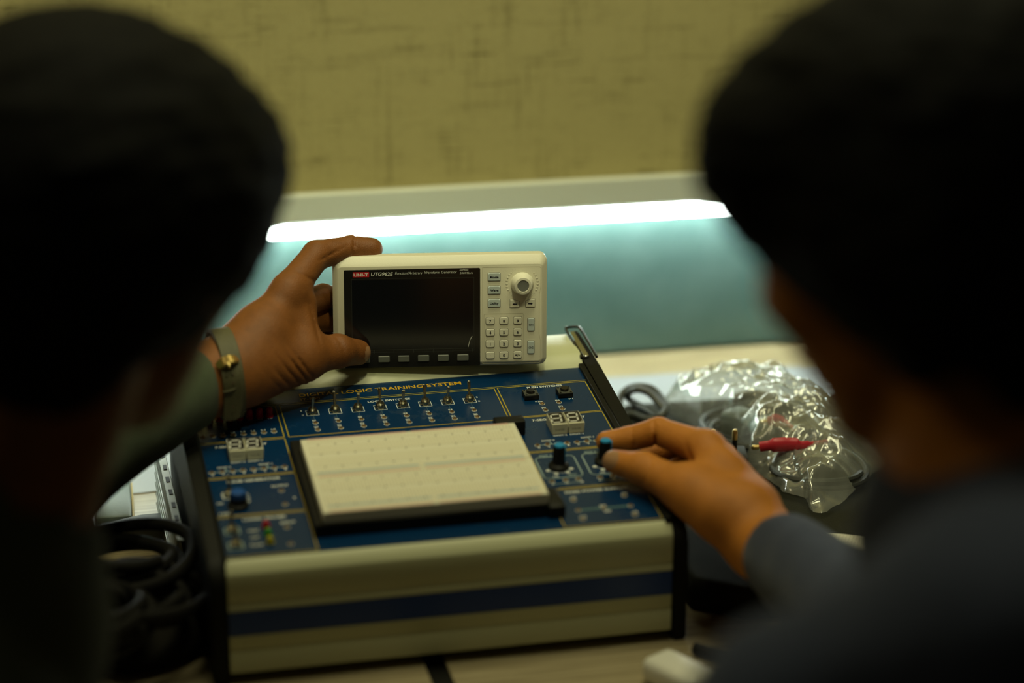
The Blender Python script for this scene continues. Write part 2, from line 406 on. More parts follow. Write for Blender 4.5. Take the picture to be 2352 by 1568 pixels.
# teal board with a lamp along its top, standing against the wall
t = empty('teal_board', WA+Vector((0, 0, -.0062)), 'teal painted back board behind the desks, lit by the white tube above it', 'board')
bm = B(); box(bm, (0, .014, .0720), (2.6, .022, .155), .001, 1); obj('board_panel', bm, M['teal'], t, MW)
bm = B(); box(bm, (0, .012, .1521), (2.6, .026, .0050), .001, 1); obj('top_rail', bm, M['housing'], t, MW)
t = empty('strip_lamp', WA+Vector((0, -.02, .14)), 'long white strip lamp glowing under its pale grey housing on the teal board', 'lamp')
bm = B()
pr = [(.0285, .1548), (-.034, .1548), (-.036, .1568), (-.036, .1810), (-.0345, .1830), (-.028, .1830), (-.0265, .1815), (-.0265, .1600), (.0285, .1600)]
prism(bm, [(p[0], p[1]) for p in pr], -1.3, 1.3, M=Matrix(((0, 0, 1, 0), (1, 0, 0, 0), (0, 1, 0, 0), (0, 0, 0, 1))))
obj('lamp_housing', bm, M['housing'], t, MW, smooth=False)
bm = B(); tube(bm, [(-.66, -.022, .1440), (.316, -.022, .1440)], .0060, 16); obj('lamp_tube', bm, M['tube'], t, MW)
for x in (-.675, .331):
    bm = B(); box(bm, (x, -.022, .1448), (.03, .018, .019), .002, 1); obj('end_cap', bm, M['white'], t, MW)

# thin pale strip laid flat along the rear of the desks
bm = B()
N = 40
a = [(onz(300, 1000, 0).x-.5, .50)]
xs = [-.55+1.35*i/N for i in range(N+1)]
def sh(x, t_): return Vector((x, (.535-.06*(x-.42)) if t_ else (.385-.02*(x)-.035*math.exp(-((x+.05)/.15)**2)), -.0058+.0006*math.sin(x*23+t_)))
r0 = [[bm.verts.new(sh(x, k)+Vector((0, 0, h))) for x in xs] for k, h in ((0, 0), (1, 0), (1, .0012), (0, .0012))]
for k in range(4):
    p, q = r0[k], r0[(k+1) % 4]
    for i in range(N): bm.faces.new((p[i], p[i+1], q[i+1], q[i]))
bmesh.ops.recalc_face_normals(bm, faces=bm.faces)
tag(obj('paper_sheet', bm, M['paper']), 'long white sheet lying flat along the rear of the desks below the teal board', 'sheet')

# ------------------------------------------------------------------ the logic trainer
TR = empty('logic_trainer', (.162, .16, -.006), 'blue digital logic trainer box with cream rails, switches, displays and a white breadboard', 'electronics trainer')
H0 = .0875
PM = T_(0, 0, H0) @ Matrix.Rotation(TILT, 4, 'X')         # panel frame: u right, v up the slope, n out of the panel
def pm(u, v, n=0, rz=0): return PM @ T_(u, v, n) @ Matrix.Rotation(rz, 4, 'Z')
X_ = Matrix(((0, 0, 1, 0), (1, 0, 0, 0), (0, 1, 0, 0), (0, 0, 0, 1)))   # profile (y,z) swept along x
def sweep(bm, prof, x0, x1, mi=0): return prism(bm, prof, x0, x1, mi, X_)
# front rail: cream extrusion, rounded upper lip, with the blue band let in
prof = [(.004, .0850), (.0000, .0868), (-.0010, .0868), (-.0022, .0862), (-.0085, .0792), (-.0090, .0778)]
prof += [(y_-.009, z_) for y_, z_ in ((0, .0585), (.0006, .0575), (.0006, .0555), (0, .0545), (0, .0505), (.0012, .0500), (.0012, .0315), (0, .0310), (0, .0225), (.0006, .0215), (.0006, .0195), (0, .0185), (0, .0025))]+[(.004, .0025)]
bm = B(); sweep(bm, prof, .0005, .3245); bmesh.ops.recalc_face_normals(bm, faces=bm.faces)
obj('front_rail', bm, M['cream_metal'], TR)
bm = B(); box(bm, (.1625, -.0084, .04075), (.324, .0012, .0184)); obj('front_band', bm, M['blue'], TR, smooth=False)['label'] = 'dark blue band along the cream front rail'
bm = B(); sweep(bm, [(.0042, 0), (.2995, 0), (.2995, .109), (.25, .1095), (.012, .0852), (.0042, .080)], .002, .323); obj('body_shell', bm, M['black_metal'], TR, smooth=False)
# rear cream ledge
prof = [(.2545, .1100), (.2562, .1135), (.2668, .1212), (.2700, .1222), (.3100, .1232), (.3150, .1215), (.3170, .117), (.3170, 0), (.300, 0), (.300, .108)]
bm = B(); sweep(bm, prof, .0005, .3245); bmesh.ops.recalc_face_normals(bm, faces=bm.faces); obj('rear_rail', bm, M['cream_metal'], TR)
# black side cheeks
prof = [(-.0105, -.006), (-.0105, .070), (-.007, .079), (.006, .0890), (.25, .1165), (.318, .1225), (.322, .118), (.322, -.006)]
for x0, x1 in ((-.0115, -.0004), (.3255, .3365)):
    bm = B(); sweep(bm, prof, x0, x1); es = [e for e in bm.edges if e.calc_length() > .0]
    bmesh.ops.bevel(bm, geom=[e for e in bm.edges if abs(e.verts[0].co.x-e.verts[1].co.x) < 1e-6], offset=.0015, segments=2, affect='EDGES')
    obj('side_panel', bm, M['black_metal'], TR)
# thin inner black lips beside the blue panel
for u0, u1 in ((-.0004, .0014), (.3205, .3250)):
    bm = B(); box(bm, ((u0+u1)/2, .1275, .0008), (u1-u0, .262, .0052), .0005, 1); obj('panel_lip', bm, M['black_metal'], TR, PM)
# chrome bail handle at the rear right end of the cheek
bm = B(); hp = spline([(.3245, .262, .1190), (.3245, .290, .1222), (.3248, .317, .1246), (.3275, .3215, .1252), (.3345, .3215, .1252), (.3372, .317, .1246), (.3372, .290, .1222), (.3372, .262, .1190)], 6)
tube(bm, hp, .0013, 8, 0); box(bm, (.329, .289, .1212), (.0050, .052, .0016), .0006, 1, 1, Matrix.Rotation(.07, 3, 'X')); obj('carry_handle', bm, [M['black_gloss'], M['steel']], TR)['label'] = 'polished steel carry handle'
for x in (.012, .312):
    for y in (.03, .29):
        bm = B(); lathe(bm, [(0, -.006), (.006, -.006), (.006, .0), (0, .0)], 14); obj('rubber_foot', bm, M['black'], TR, T_(x, y, 0))
# blue printed panel
bm = B(); box(bm, (.1605, .1285, -.0010), (.3205, .2575, .0020)); obj('control_panel', bm, M['panel'], TR, PM, smooth=False)
# --- printed legend
bm = B(); GO, WH, PA, TE, OR = 0, 1, 2, 3, 4
Z = .00008
gw = .0008
strip(bm, .0012, .2336, .3205, .2336, gw*.8, GO, Z)                                 # upper double line
outline(bm, [(.0700, .1762), (.0700, .2312), (.2436, .2312), (.2436, .1762)], gw, GO, Z)      # logic switches box
outline(bm, [(.2462, .1783), (.2462, .2312), (.3192, .2312), (.3192, .1783)], gw, GO, Z)      # push switches box
outline(bm, [(.2462, .1192), (.2462, .1765), (.3192, .1765), (.3192, .1192)], gw, GO, Z)      # right display box
outline(bm, [(.2462, .0588), (.2462, .1172), (.3192, .1172), (.3192, .0588)], gw, GO, Z)      # potentiometer box
outline(bm, [(.2462, .0012), (.2462, .0566), (.3192, .0566), (.3192, .0012)], gw, GO, Z)      # supply box
outline(bm, [(.0014, .1768), (.0014, .2312), (.0664, .2312), (.0664, .1768)], gw, GO, Z)      # status box
outline(bm, [(.0014, .1197), (.0014, .1745), (.0664, .1745), (.0664, .1197)], gw, GO, Z)
outline(bm, [(.0014, .0607), (.0014, .1176), (.0664, .1176), (.0664, .0607)], gw, GO, Z)
outline(bm, [(.0014, .0012), (.0014, .0586), (.0664, .0586), (.0664, .0012)], gw, GO, Z)
text(bm, 'DIGITAL LOGIC TRAINING SYSTEM', .0876, .2432, .0056, .1318, OR, .018, z=Z)
text(bm, 'IT-300', .0878, .2366, .0038, .0155, OR, .012, z=Z)
text(bm, 'LOGIC SWITCHES', .1396, .2236, .0030, .0342, WH, .03, z=Z)
text(bm, 'STATUS MONITOR', .0115, .2238, .0028, .0360, WH, .01, z=Z)
text(bm, 'PUSH SWITCHES', .2700, .2262, .0032, .0290, WH, .03, z=Z)
text(bm, '7-SEGMENT DISPLAY', .2610, .1690, .0032, .0430, WH, .03, z=Z)
text(bm, '7-SEGMENT DISPLAY', .0120, .1670, .0032, .0400, WH, .03, z=Z)
text(bm, 'PULSE GENERATOR', .0145, .1105, .0032, .0400, WH, .03, z=Z)
text(bm, 'OUTPUT', .0460, .0985, .0028, .0130, WH, .02, z=Z)
text(bm, 'LOGIC PROBE', .0195, .0520, .0032, .0310, WH, .03, z=Z)
text(bm, 'INPUT', .0455, .0428, .0030, .0110, WH, .03, z=Z)
text(bm, 'FIXED POWER SUPPLIES', .2585, .0502, .0032, .0480, WH, .03, z=Z)
for s, x, y, w in (('HIGH', .0212, .0355, .0075), ('LOW', .0218, .0257, .0062), ('PULSE', .0204, .0150, .0090), ('TTL', .0238, .0900, .0050), ('Hz', .0250, .0845, .0040), ('1K', .0040, .0795, .0050), ('10', .0235, .0790, .0048), ('100', .0040, .0635, .0070), ('1', .0600, .0785, .0012)):
    text(bm, s, x, y, .0026, w, WH, .02, z=Z)
text(bm, 'POT 1', .2530, .1100, .0026, .0090, PA, .03, z=Z); text(bm, 'POT 2', .2885, .1100, .0026, .0090, PA, .03, z=Z)
for k in range(8):
    u = .0936+.01805*k
    outline(bm, [(u-.0048, .2092), (u-.0048, .2180), (u+.0048, .2180), (u+.0048, .2092)], .0005, WH, Z)
    text(bm, 'S%d' % (7-k), u-.0005, .1992, .0021, .0032, WH, .03, 'C' and 0, 'C', z=Z)
    text(bm, 'S%d' % (7-k), u-.0005, .1873, .0021, .0032, WH, .03, 0, 'C', z=Z); strip(bm, u-.0021, .1901, u+.0011, .1901, .0004, WH, Z)
    strip(bm, u, .2085, u, .2020, .0003, TE, Z)
text(bm, '1', .0848, .2172, .0022, .0011, WH, .02, z=Z); text(bm, '0', .0848, .2100, .0022, .0017, WH, .02, z=Z)
text(bm, '1', .2262, .2172, .0022, .0011, WH, .02, z=Z); text(bm, '0', .2262, .2100, .0022, .0017, WH, .02, z=Z)
for k in range(8):
    u = .0598-.00785*k
    text(bm, 'L%d' % k, u, .2094, .0019, .0034, WH, .02, 0, 'C', z=Z); text(bm, 'L%d' % k, u, .1902, .0022, .0034, WH, .03, 0, 'C', z=Z)
for x0 in (0, .2503):
    text(bm, 'DIGIT-2', .0267+x0, .1412, .0022, .0108, WH, .02, 0, 'C', z=Z); text(bm, 'DIGIT-1', .0397+x0, .1412, .0022, .0108, WH, .02, 0, 'C', z=Z)
    for q, c0 in ((0, .0053), (1, .0366)):
        c0 += x0
        strip(bm, c0+.001, .1288, c0+.0222, .1288, .0007, PA, Z); strip(bm, c0+.0115, .1288, c0+.0105, .1335, .0008, PA, Z)
        text(bm, 'DIGIT-%d' % (2-q), c0+.0100, .1345, .0021, .0102, WH, .02, 0, 'C', z=Z)
        for k in range(4): text(bm, '8421'[k], c0+.0078*k+.0004, .1240, .0020, .0015, WH, .04, 0, 'C', z=Z)
for k, u in enumerate((.2487, .2850)):
    pts = rrect(u, .0750, u+.0300, .1090, .004, 5); outline(bm, pts, .0011, PA, Z)
    cx = u+.0145
    for i in range(15):
        a = math.radians(205+i*130/14); strip(bm, cx+.0078*math.cos(a), .0910+.0078*math.sin(a), cx+.0100*math.cos(a), .0910+.0100*math.sin(a), .0003, WH, Z)
    for a in (200, 245, 302, 340): disc(bm, cx+.0096*math.cos(math.radians(a)), .0912+.0100*math.sin(math.radians(a)), .0017, 12, WH, Z)
    text(bm, '1K', cx-.0050, .0765, .0025, .0045, WH, .02, 0, 'C', z=Z); text(bm, 'MAX', cx+.0080, .0775, .0022, .0062, PA, .02, 0, 'C', z=Z)
    strip(bm, u+.0045, .0660, u+.0245, .0660, .0006, PA, Z); strip(bm, u+.0045, .0700, u+.0045, .0660, .0006, PA, Z); strip(bm, u+.0245, .0700, u+.0245, .0660, .0006, PA, Z)
    text(bm, 'A', u+.0030, .0650, .0024, .0022, WH, .03, z=Z); text(bm, 'W', u+.0135, .0650, .0026, .0030, WH, .03, z=Z); text(bm, 'B', u+.0255, .0650, .0024, .0022, WH, .03, z=Z)
strip(bm, .2640, .0241, .2992, .0241, .0030, TE, Z)
for s, x, y in (('+5V', .2600, .0418), ('-5V', .2990, .0418), ('GND', .2785, .0262), ('GND', .2800, .0180), ('+12', .2600, .0130), ('-12', .2990, .0130)): text(bm, s, x, y, .0026, .0052, WH, .04, z=Z)
for x, y in ((.0101, .0389), (.0102, .0176), (.0144, .0914)):
    for r_ in (.0050, ): outline(bm, rrect(x-r_, y-r_, x+r_, y+r_, .0015, 3), .0011, WH if y > .08 else PA, Z)
bmesh.ops.recalc_face_normals(bm, faces=bm.faces)
for f in bm.faces:
    if f.normal.z < 0: f.normal_flip()
o = obj('printed_legend', bm, [M['ink_gold'], M['ink_white'], M['ink_pale'], M['ink_teal'], M['ink_orange']], TR, PM, smooth=False)
# --- contact sockets
bm = B(); lathe(bm, [(0, .00015), (.0009, .00016), (.0010, .0005), (.0011, .00085), (.0014, .00090), (.0017, .00060), (.0019, .00012), (.0022, .00011), (.00225, 0)], 20, mis=[1, 1, 0, 0, 0, 0, 2, 2])
S_UV = [(.0936+.01805*k, v) for k in range(8) for v in (.1960, .1843)]
S_UV += [(.0598-.00785*k, .1870) for k in range(8)]
S_UV += [(x0+c0+.0078*k, .1288) for x0 in (0, .2503) for c0 in (.0053, .0366) for k in range(4)]
S_UV += [(.2757, .1979), (.2894, .1979), (.2757, .1862), (.2894, .1862), (.0527, .0920), (.0527, .0713), (.0494, .0371), (.0487, .0132)]
S_UV += [(.2531, .0703), (.2636, .0707), (.2734, .0707), (.2901, .0703), (.3003, .0710), (.3100, .0710), (.2619, .0396), (.3008, .0395), (.2618, .0242), (.2811, .0242), (.3013, .0240), (.2618, .0109), (.3010, .0105)]
first = None
for u, v in S_UV:
    if first is None: first = obj('contact_socket', bm, [M['gold_dull'], M['socket_dark'], M['ink_white']], TR, pm(u, v))
    else: dup(first, pm(u, v), TR)
bm = B()
text(bm, 'P2', .2710, .2012, .0023, .0036, WH, .02, z=Z); text(bm, 'P1', .2985, .2012, .0023, .0036, WH, .02, z=Z)
for u in (.2757, .2894):
    for v in (.2004, .1889): text(bm, 'P%d' % (2 if u < .28 else 1), u-.0005, v, .0020, .0034, WH, .03, 0, 'C', z=Z)
    strip(bm, u-.002, .1915, u+.0012, .1915, .0004, WH, Z)
for f in bm.faces:
    if f.normal.z < 0: f.normal_flip()
obj('socket_legend', bm, [M['ink_gold'], M['ink_white']], TR, PM, smooth=False)
# --- toggle switches
def hexnut(bm, r, z0, z1, mi=0):
    prism(bm, [(r*math.cos(PI/3*i), r*math.sin(PI/3*i)) for i in range(6)], z0, z1, mi)
bmn = B(); lathe(bmn, [(0, .0002), (.0042, .0002), (.0042, .0008), (.0030, .0008)], 24); hexnut(bmn, .0040, .0008, .0026); lathe(bmn, [(.0029, .0026), (.0029, .0044), (.0026, .0048), (.0014, .0048), (.0012, .0040), (0, .0040)], 24)
for i in range(3): lathe(bmn, [(.0029, .0029+.0005*i), (.00315, .0031+.0005*i), (.0029, .0033+.0005*i)], 24)
bml = B(); lathe(bml, [(0, .0030), (.00095, .0030), (.00105, .0060), (.00135, .0138), (.0013, .0148), (.0009, .0153), (0, .0154)], 16)
nut0 = lev0 = None
def toggle(u, v, ang, long=1.0):
    global nut0, lev0
    mw = pm(u, v)
    if nut0 is None: nut0 = n_ = obj('toggle_switch', bmn, M['silver'], TR, mw)
    else: n_ = dup(nut0, mw, TR)
    ml = mw @ Matrix.Rotation(ang, 4, 'X') @ Matrix.Scale(long, 4, (0, 0, 1))
    if lev0 is None: lev0 = obj('lever', bml, M['silver'], n_, ml)
    else: dup(lev0, ml, n_)
for k, up_ in enumerate((0, 1, 0, 1, 0, 1, 0, 1)): toggle(.0936+.01805*k, .2137, -.30 if up_ else .22, 1.05 if up_ else 1.02)
for u, v in ((.0101, .0380), (.0102, .0168), (.0144, .0914)): toggle(u, v, -.35)
# --- red status LEDs and probe LEDs
def led(name, u, v, m_, h=.0085, r=.0025):
    b_ = B(); prof = [(0, 0), (r+.0006, 0), (r+.0006, .0012), (r, .0013), (r, h-r)]+[(r*math.cos(a), h-r+r*math.sin(a)) for a in (.4, .8, 1.2)]+[(0, h)]
    lathe(b_, prof, 16); return obj(name, b_, M[m_], TR, pm(u, v))
l0 = led('status_light', .0598, .2135, 'led_red'); l0['label'] = 'small red light'
for k in range(1, 8): dup(l0, pm(.0598-.00785*k, .2135), TR)
led('probe_light', .0345, .0395, 'led_red', .006)['label'] = 'red probe light'
led('probe_light', .0345, .0285, 'led_green', .006)['label'] = 'green probe light'
led('probe_light', .0345, .0170, 'led_yellow', .006)['label'] = 'yellow probe light'
# --- seven segment displays
def seg_display(u, v):
    b_ = B(); box(b_, (0, .0090, .0044), (.0126, .0202, .0088), .0003, 1)
    o_ = obj('digit_display', b_, M['seg_body'], TR, pm(u, v))
    b_ = B(); z = .00885
    poly(b_, [(-.0058, .0004, z), (.0058, .0004, z), (.0058, .0186, z), (-.0058, .0186, z)], 0)
    sk = .12; c = lambda x, y: (x+y*sk-.0009, y+.0088)
    z2 = .0090
    for y0 in (-.0066, 0, .0066):
        b_.faces.new([b_.verts.new((*c(x, y), z2)) for x, y in ((-.0031, y0), (-.0023, y0-.0008), (.0023, y0-.0008), (.0031, y0), (.0023, y0+.0008), (-.0023, y0+.0008))]).material_index = 1
    for x0 in (-.0037, .0037):
        for y0 in (-.0033, .0033):
            b_.faces.new([b_.verts.new((*c(x, y), z2)) for x, y in ((x0, y0-.0029), (x0+.0007, y0-.0021), (x0+.0007, y0+.0021), (x0, y0+.0029), (x0-.0007, y0+.0021), (x0-.0007, y0-.0021))]).material_index = 1
    disc(b_, .0050, .0020, .0006, 10, 1, z2)
    for f in b_.faces:
        f.normal_update()
        if f.normal.z < 0: f.normal_flip()
    obj('digit_face', b_, [M['seg_face'], M['seg_lit']], o_, pm(u, v), smooth=False)
    b_ = B(); text(b_, '5161BS', 0, .0030, .0018, .0072, 0, .01, 0, 'C', z=0)
    for f in b_.faces:
        if f.normal.z < 0: f.normal_flip()
    obj('part_marking', b_, M['ink_dark'], o_, pm(u, v) @ T_(0, -.0011, 0) @ Matrix.Rotation(PI/2, 4, 'X'), smooth=False)
for x0 in (0, .2503):
    for u in (.0268, .0400): seg_display(u+x0-(0 if x0 else 0), .1452)
# --- push buttons
for u, v in ((.2690, .2108), (.2967, .2102)):
    b_ = B(); box(b_, (0, 0, .0022), (.0118, .0118, .0040), .0004, 1); box(b_, (0, 0, .0043), (.0112, .0112, .0004), 0, 1, 1)
    for sx in (-1, 1):
        for sy_ in (-1, 1): lathe(b_, [(.0008, .0044), (.0008, .0049), (0, .0049)], 10, (sx*.0043, sy_*.0043, 0), mi=0)
    p_ = obj('push_switch', b_, [M['black'], M['conn']], TR, pm(u, v))
    b_ = B(); lathe(b_, [(.0034, .0040), (.0034, .0062), (.0031, .0066), (0, .0067)], 24); obj('button', b_, M['black_gloss'], p_, pm(u, v))
# --- potentiometer knobs
def pot(u, v, rz, body, cap, h=.0188, r=.0040, tall=0):
    b_ = B(); n = 36; prof = []
    lathe(b_, [(.0076, .0006), (.0079, .0022), (.0070, .0034), (.0047, .0044), (.0042, .0052)], 32)
    def rr(i): return r*1.08*(1+.05*(1 if i % 2 else -1))
    loops = [[(rr(i)*k*math.cos(2*PI*i/n), rr(i)*k*math.sin(2*PI*i/n), z) for i in range(n)] for k, z in ((1.12, .0048), (1.0, h-.0006), (.93, h))]
    loft(b_, loops)
    o_ = obj('dial_knob', b_, M[body], TR, pm(u, v, 0, rz))
    b_ = B(); lathe(b_, [(r*1.02, h-.0005), (r*1.02, h+.0004), (r*.9, h+.0010), (0, h+.0011)], 28)
    if tall: lathe(b_, [(r*1.1, h-.0055), (r*1.14, h-.0020), (r*1.02, h)], 28)
    box(b_, (r*.98, 0, h/2+.0028), (.0022, .0046, h-.0062), .0003, 1)
    obj('pointer_cap', b_, M[cap], o_, pm(u, v, 0, rz))['label'] = 'blue pointer cap'
    return o_
pot(.2632, .0910, math.radians(-12), 'black', 'knob_blue')
pot(.2995, .0925, math.radians(-12), 'black', 'knob_blue')
pot(.0185, .0735, math.radians(0), 'black', 'knob_deep', .0120, .0052, 1)['label'] = 'dial knob with deep blue top'
# --- breadboard on its black base
bm = B(); box(bm, (.1520, .0850, .0050), (.170, .133, .0100), .0008, 1); box(bm, (.2385, .1530, .0062), (.024, .012, .0124), .0015, 2); box(bm, (.2440, .0300, .0050), (.0130, .030, .0100), .002, 2)
obj('breadboard_base', bm, M['black'], TR, PM)
def breadboard(parent, mw, lines, name='breadboard', L_=.1650, Wd=.0570, lab=None):
    b_ = B(); box(b_, (0, 0, .00425), (L_, Wd, .0085), .0004, 1)
    k = obj(name, b_, M['bb'], parent, mw)
    if lab: k['label'] = lab
    b_ = B()
    for y0, y1 in ((.0035, .0165), (-.0165, -.0035), (.0205, .0262), (-.0262, -.0205)): box(b_, (0, (y0+y1)/2, .00851), (L_-.008, y1-y0, .0002))
    obj('contact_field', b_, M['bb_holes'], k, mw, smooth=False)
    for y, mi in lines:
        b_ = B()
        for x0, x1 in ((-L_/2+.006, -.003), (.003, L_/2-.006)): strip(b_, x0, y, x1, y, .0019, mi, .00866)
        o_ = obj('rail_line', b_, [M['bb_blue'], M['bb_red']], k, mw, smooth=False); o_['label'] = 'pale red rail line' if mi else 'pale blue rail line'
    b_ = B()
    for i in range(12):
        for y in (.0178, .0024, -.0178): disc(b_, -L_/2+.012+i*.0128, y, .0007, 8, 0, .00868)
    obj('row_mark', b_, M['socket_dark'], k, mw, smooth=False)
    return k
breadboard(TR, pm(.1555, .1060, .0100), ((.0275, 1), (-.0262, 0))); breadboard(TR, pm(.1555, .0485, .0100), ((.0258, 1), (-.0192, 0), (-.0272, 1)))

# ------------------------------------------------------------------ the waveform generator, held upright on the rear ledge
GY, GL, GR_ = math.radians(-7.58), math.radians(4.5), math.radians(-.5)
GW, GH = .1725, .0922
ex = Vector((math.cos(GY), math.sin(GY), 0)); gf = Vector((-math.sin(GY), math.cos(GY), 0)); gu = Vector((0, 0, 1))*math.cos(GL)+gf*math.sin(GL)
ex2 = ex*math.cos(GR_)+gu*math.sin(GR_); gu2 = -ex*math.sin(GR_)+gu*math.cos(GR_); gn = ex2.cross(gu2)
GT = Vector((.1210, .2719, .2159))
GM = Matrix(((ex2.x, gu2.x, gn.x, GT.x), (ex2.y, gu2.y, gn.y, GT.y), (ex2.z, gu2.z, gn.z, GT.z), (0, 0, 0, 1)))
def gz(px, py):        # distance (m in front of the camera) of the generator's face plane at a photo pixel
    q = FW+RT*(px-1176)/5553-UP*(py-784)/5553; n_ = np.array(gn); return float(((np.array(GT)-CAM)@n_)/(q@n_))
KX, KY = GW/.177, GH/.0892            # from face millimetres to metres
GX = lambda x: x*.001*KX
GYY = lambda y: -y*.001*KY*1.045
G = empty('waveform_generator', GM @ Vector((GW/2, -GH, -.025)), 'small cream waveform generator with dark screen and keypad held in a left hand', 'waveform generator')
def rr3(x0, y0, x1, y1, r, z, n=5): return [(x, y, z) for x, y in rrect(x0, y0, x1, y1, r, n)]
bm = B(); c = .0042
loft(bm, [rr3(.001, -GH+.001, GW-.001, -.001, .006, -.0150), rr3(0, -GH, GW, 0, .0060, -.0140), rr3(0, -GH, GW, 0, .0060, -.0046),
          rr3(.0006, -GH+.0006, GW-.0006, -.0006, .0058, -.0038), rr3(c-.0005, -GH+.0036, GW-c+.0005, -.0066, .0030, -.0004), rr3(c+.0004, -GH+.0044, GW-c-.0004, -.0074, .0026, 0)], cap0=True)
obj('front_frame', bm, M['cream'], G, GM, angle=22)
bm = B(); loft(bm, [rr3(.006, -GH+.006, GW-.006, -.0155, .006, -.050), rr3(.004, -GH+.004, GW-.004, -.0135, .006, -.047), rr3(.003, -GH+.003, GW-.003, -.0060, .006, -.0152)], cap0=True)
obj('rear_case', bm, M['cream_key'], G, GM, angle=50)
bm = B(); x0, x1, y0, y1 = GX(9.1), GX(121.2), GYY(84.2), GYY(9.1)
loft(bm, [rr3(x0, y0, x1, y1, .0010, .00002), rr3(x0, y0, x1, y1, .0010, .00025)]); obj('display_bezel', bm, M['black_gloss'], G, GM)
bm = B(); sx0, sx1, sy0, sy1 = GX(15.4), GX(115.3), GYY(69.8), GYY(17.0)
poly(bm, [(sx0, sy0, .0003), (sx1, sy0, .0003), (sx1, sy1, .0003), (sx0, sy1, .0003)]); obj('screen', bm, M['screen'], G, GM, smooth=False)
M['film_edge'] = mat('film_edge', (.05, .055, .05), .4)
bm = B()
outline(bm, [(sx0, sy0-.003), (sx1+.0008, sy0-.003), (sx1+.0008, sy1+.001), (sx0, sy1+.001)], .00015, 0, .00032)
strip(bm, GX(14), GYY(70.6), GX(116.5), GYY(70.6), .0003, 0, .00033)
for i in range(6): strip(bm, GX(34.6+16.3*i-1.2), GYY(70.8), GX(34.6+16.3*i-1.2), GYY(73.2), .0003, 0, .00033)
strip(bm, GX(111.2), GYY(69.5), GX(112.6), GYY(64.5), .0005, 1, .00034); strip(bm, GX(112.6), GYY(64.5), GX(114.3), GYY(61.5), .0005, 1, .00034)
outline(bm, [(GX(114), GYY(65)), (GX(116.8), GYY(65)), (GX(116.8), GYY(69.2)), (GX(114), GYY(69.2))], .00012, 0, .00034)
obj('protective_film_mark', bm, [M['film_edge'], M['seg_lit']], G, GM, smooth=False)
bm = B(); x0, x1 = GX(16.5), GX(29.9)
poly(bm, [(x0, GYY(14.6), .0003), (x1, GYY(14.6), .0003), (x1, GYY(10.7), .0003), (x0, GYY(10.7), .0003)], 0)
text(bm, 'UNI-T', GX(17.2), GYY(13.9), .0025, GX(12.1), 1, .03, z=.0004)
obj('logo_badge', bm, [M['logo_red'], M['ink_white']], G, GM, smooth=False)['label'] = 'red badge with white lettering'
bm = B()
text(bm, 'UTG962E', GX(31.3), GYY(13.8), .0029, GX(17.6), 0, .02, .18, z=.0003)
text(bm, 'Function/Arbitrary', GX(51.2), GYY(13.0), .0022, GX(22.3), 0, .0, .18, z=.0003)
text(bm, 'Waveform Generator', GX(75.0), GYY(12.8), .0023, GX(26.7), 0, .0, .18, z=.0003)
text(bm, '60MHz', GX(104.2), GYY(11.1), .0017, GX(7.2), 0, .0, .18, z=.0003)
text(bm, '200MSa/s', GX(104.2), GYY(13.5), .0017, GX(10.8), 0, .0, .18, z=.0003)
for f in bm.faces:
    if f.normal.z < 0: f.normal_flip()
obj('model_lettering', bm, M['ink_white'], G, GM, smooth=False)
M['groove'] = mat('panel_groove', (.58, .54, .38), .5)
bm = B(); gp = [(GX(123.2), GYY(83.0)), (GX(170.6), GYY(83.0)), (GX(171.4), GYY(82.0)), (GX(171.4), GYY(66)), (GX(170.3), GYY(61)), (GX(170.3), GYY(30)), (GX(171.4), GYY(25)), (GX(171.4), GYY(9.8)), (GX(170.6), GYY(9.0)), (GX(123.2), GYY(9.0))]
outline(bm, gp, .00028, 0, .00005)
outline(bm, rrect(GX(124.4), GYY(80.8), GX(157.2), GYY(44.6), .0012, 3), .0003, 0, .00005)
obj('face_groove', bm, M['groove'], G, GM, smooth=False)
bm = B(); kc = (GX(156), GYY(21.6))
for s, a0, big in ((1, 0, 0), (-1, 0, 1)):
    for i in range(9):
        a = math.radians((42-i*11.5) if s > 0 else (180-45+i*11.5)); r_ = .00035+.00075*math.sin(PI*min(1, (i+1)/9))
        lathe(bm, [(r_, 0), (r_*.7, .0002), (0, .00025)], 12, (kc[0]+.0126*math.cos(a), kc[1]+.0126*math.sin(a), 0))
obj('scale_dot', bm, M['cream'], G, GM)['kind'] = 'stuff'
# keys: a rounded cap standing 1 mm out of the face with a dark seam round it, legend on top
def key(name, X, Yy, w, h, m_, legend='', lw=None, lh=.0022, up=.0011, r=.0009, pts=None, bold=.04, lx=0):
    cx, cy_ = GX(X), GYY(Yy); w *= .001*KX; h *= .001*KY*1.03
    P = pts or rrect(-w/2, -h/2, w/2, h/2, r, 4)
    b_ = B(); s = lambda k, z, d=0: [(cx+x*(1-2*k/w), cy_+y*(1-2*k/h), z) for x, y in P]
    loft(b_, [s(-.00022, .0001), s(-.00022, .00015)], 1)
    loft(b_, [s(0, .00005), s(0, up-.0004), s(.0004, up)], 0)
    k_ = obj(name, b_, [M[m_], M['ink_dark']], G, GM, angle=35)
    b_ = B()
    if legend in ('<-', '->'):
        q = -1 if legend == '<-' else 1
        z = up+.0001; strip(b_, cx-q*.0014, cy_-.0004, cx+q*.0004, cy_-.0004, .0010, 0, z); poly(b_, [(cx+q*.0004, cy_+.0006, z), (cx+q*.0004, cy_-.0014, z), (cx+q*.0019, cy_-.0004, z)])
    elif legend: text(b_, legend, cx+lx, cy_-lh/2-.0001, lh, lw, 0, bold, 0, 'C', z=up+.0001)
    for f in b_.faces:
        f.normal_update()
        if f.normal.z < 0: f.normal_flip()
    if legend: obj('key_legend', b_, M['ink_dark'], k_, GM, smooth=False)
    else: b_.free()
    return k_
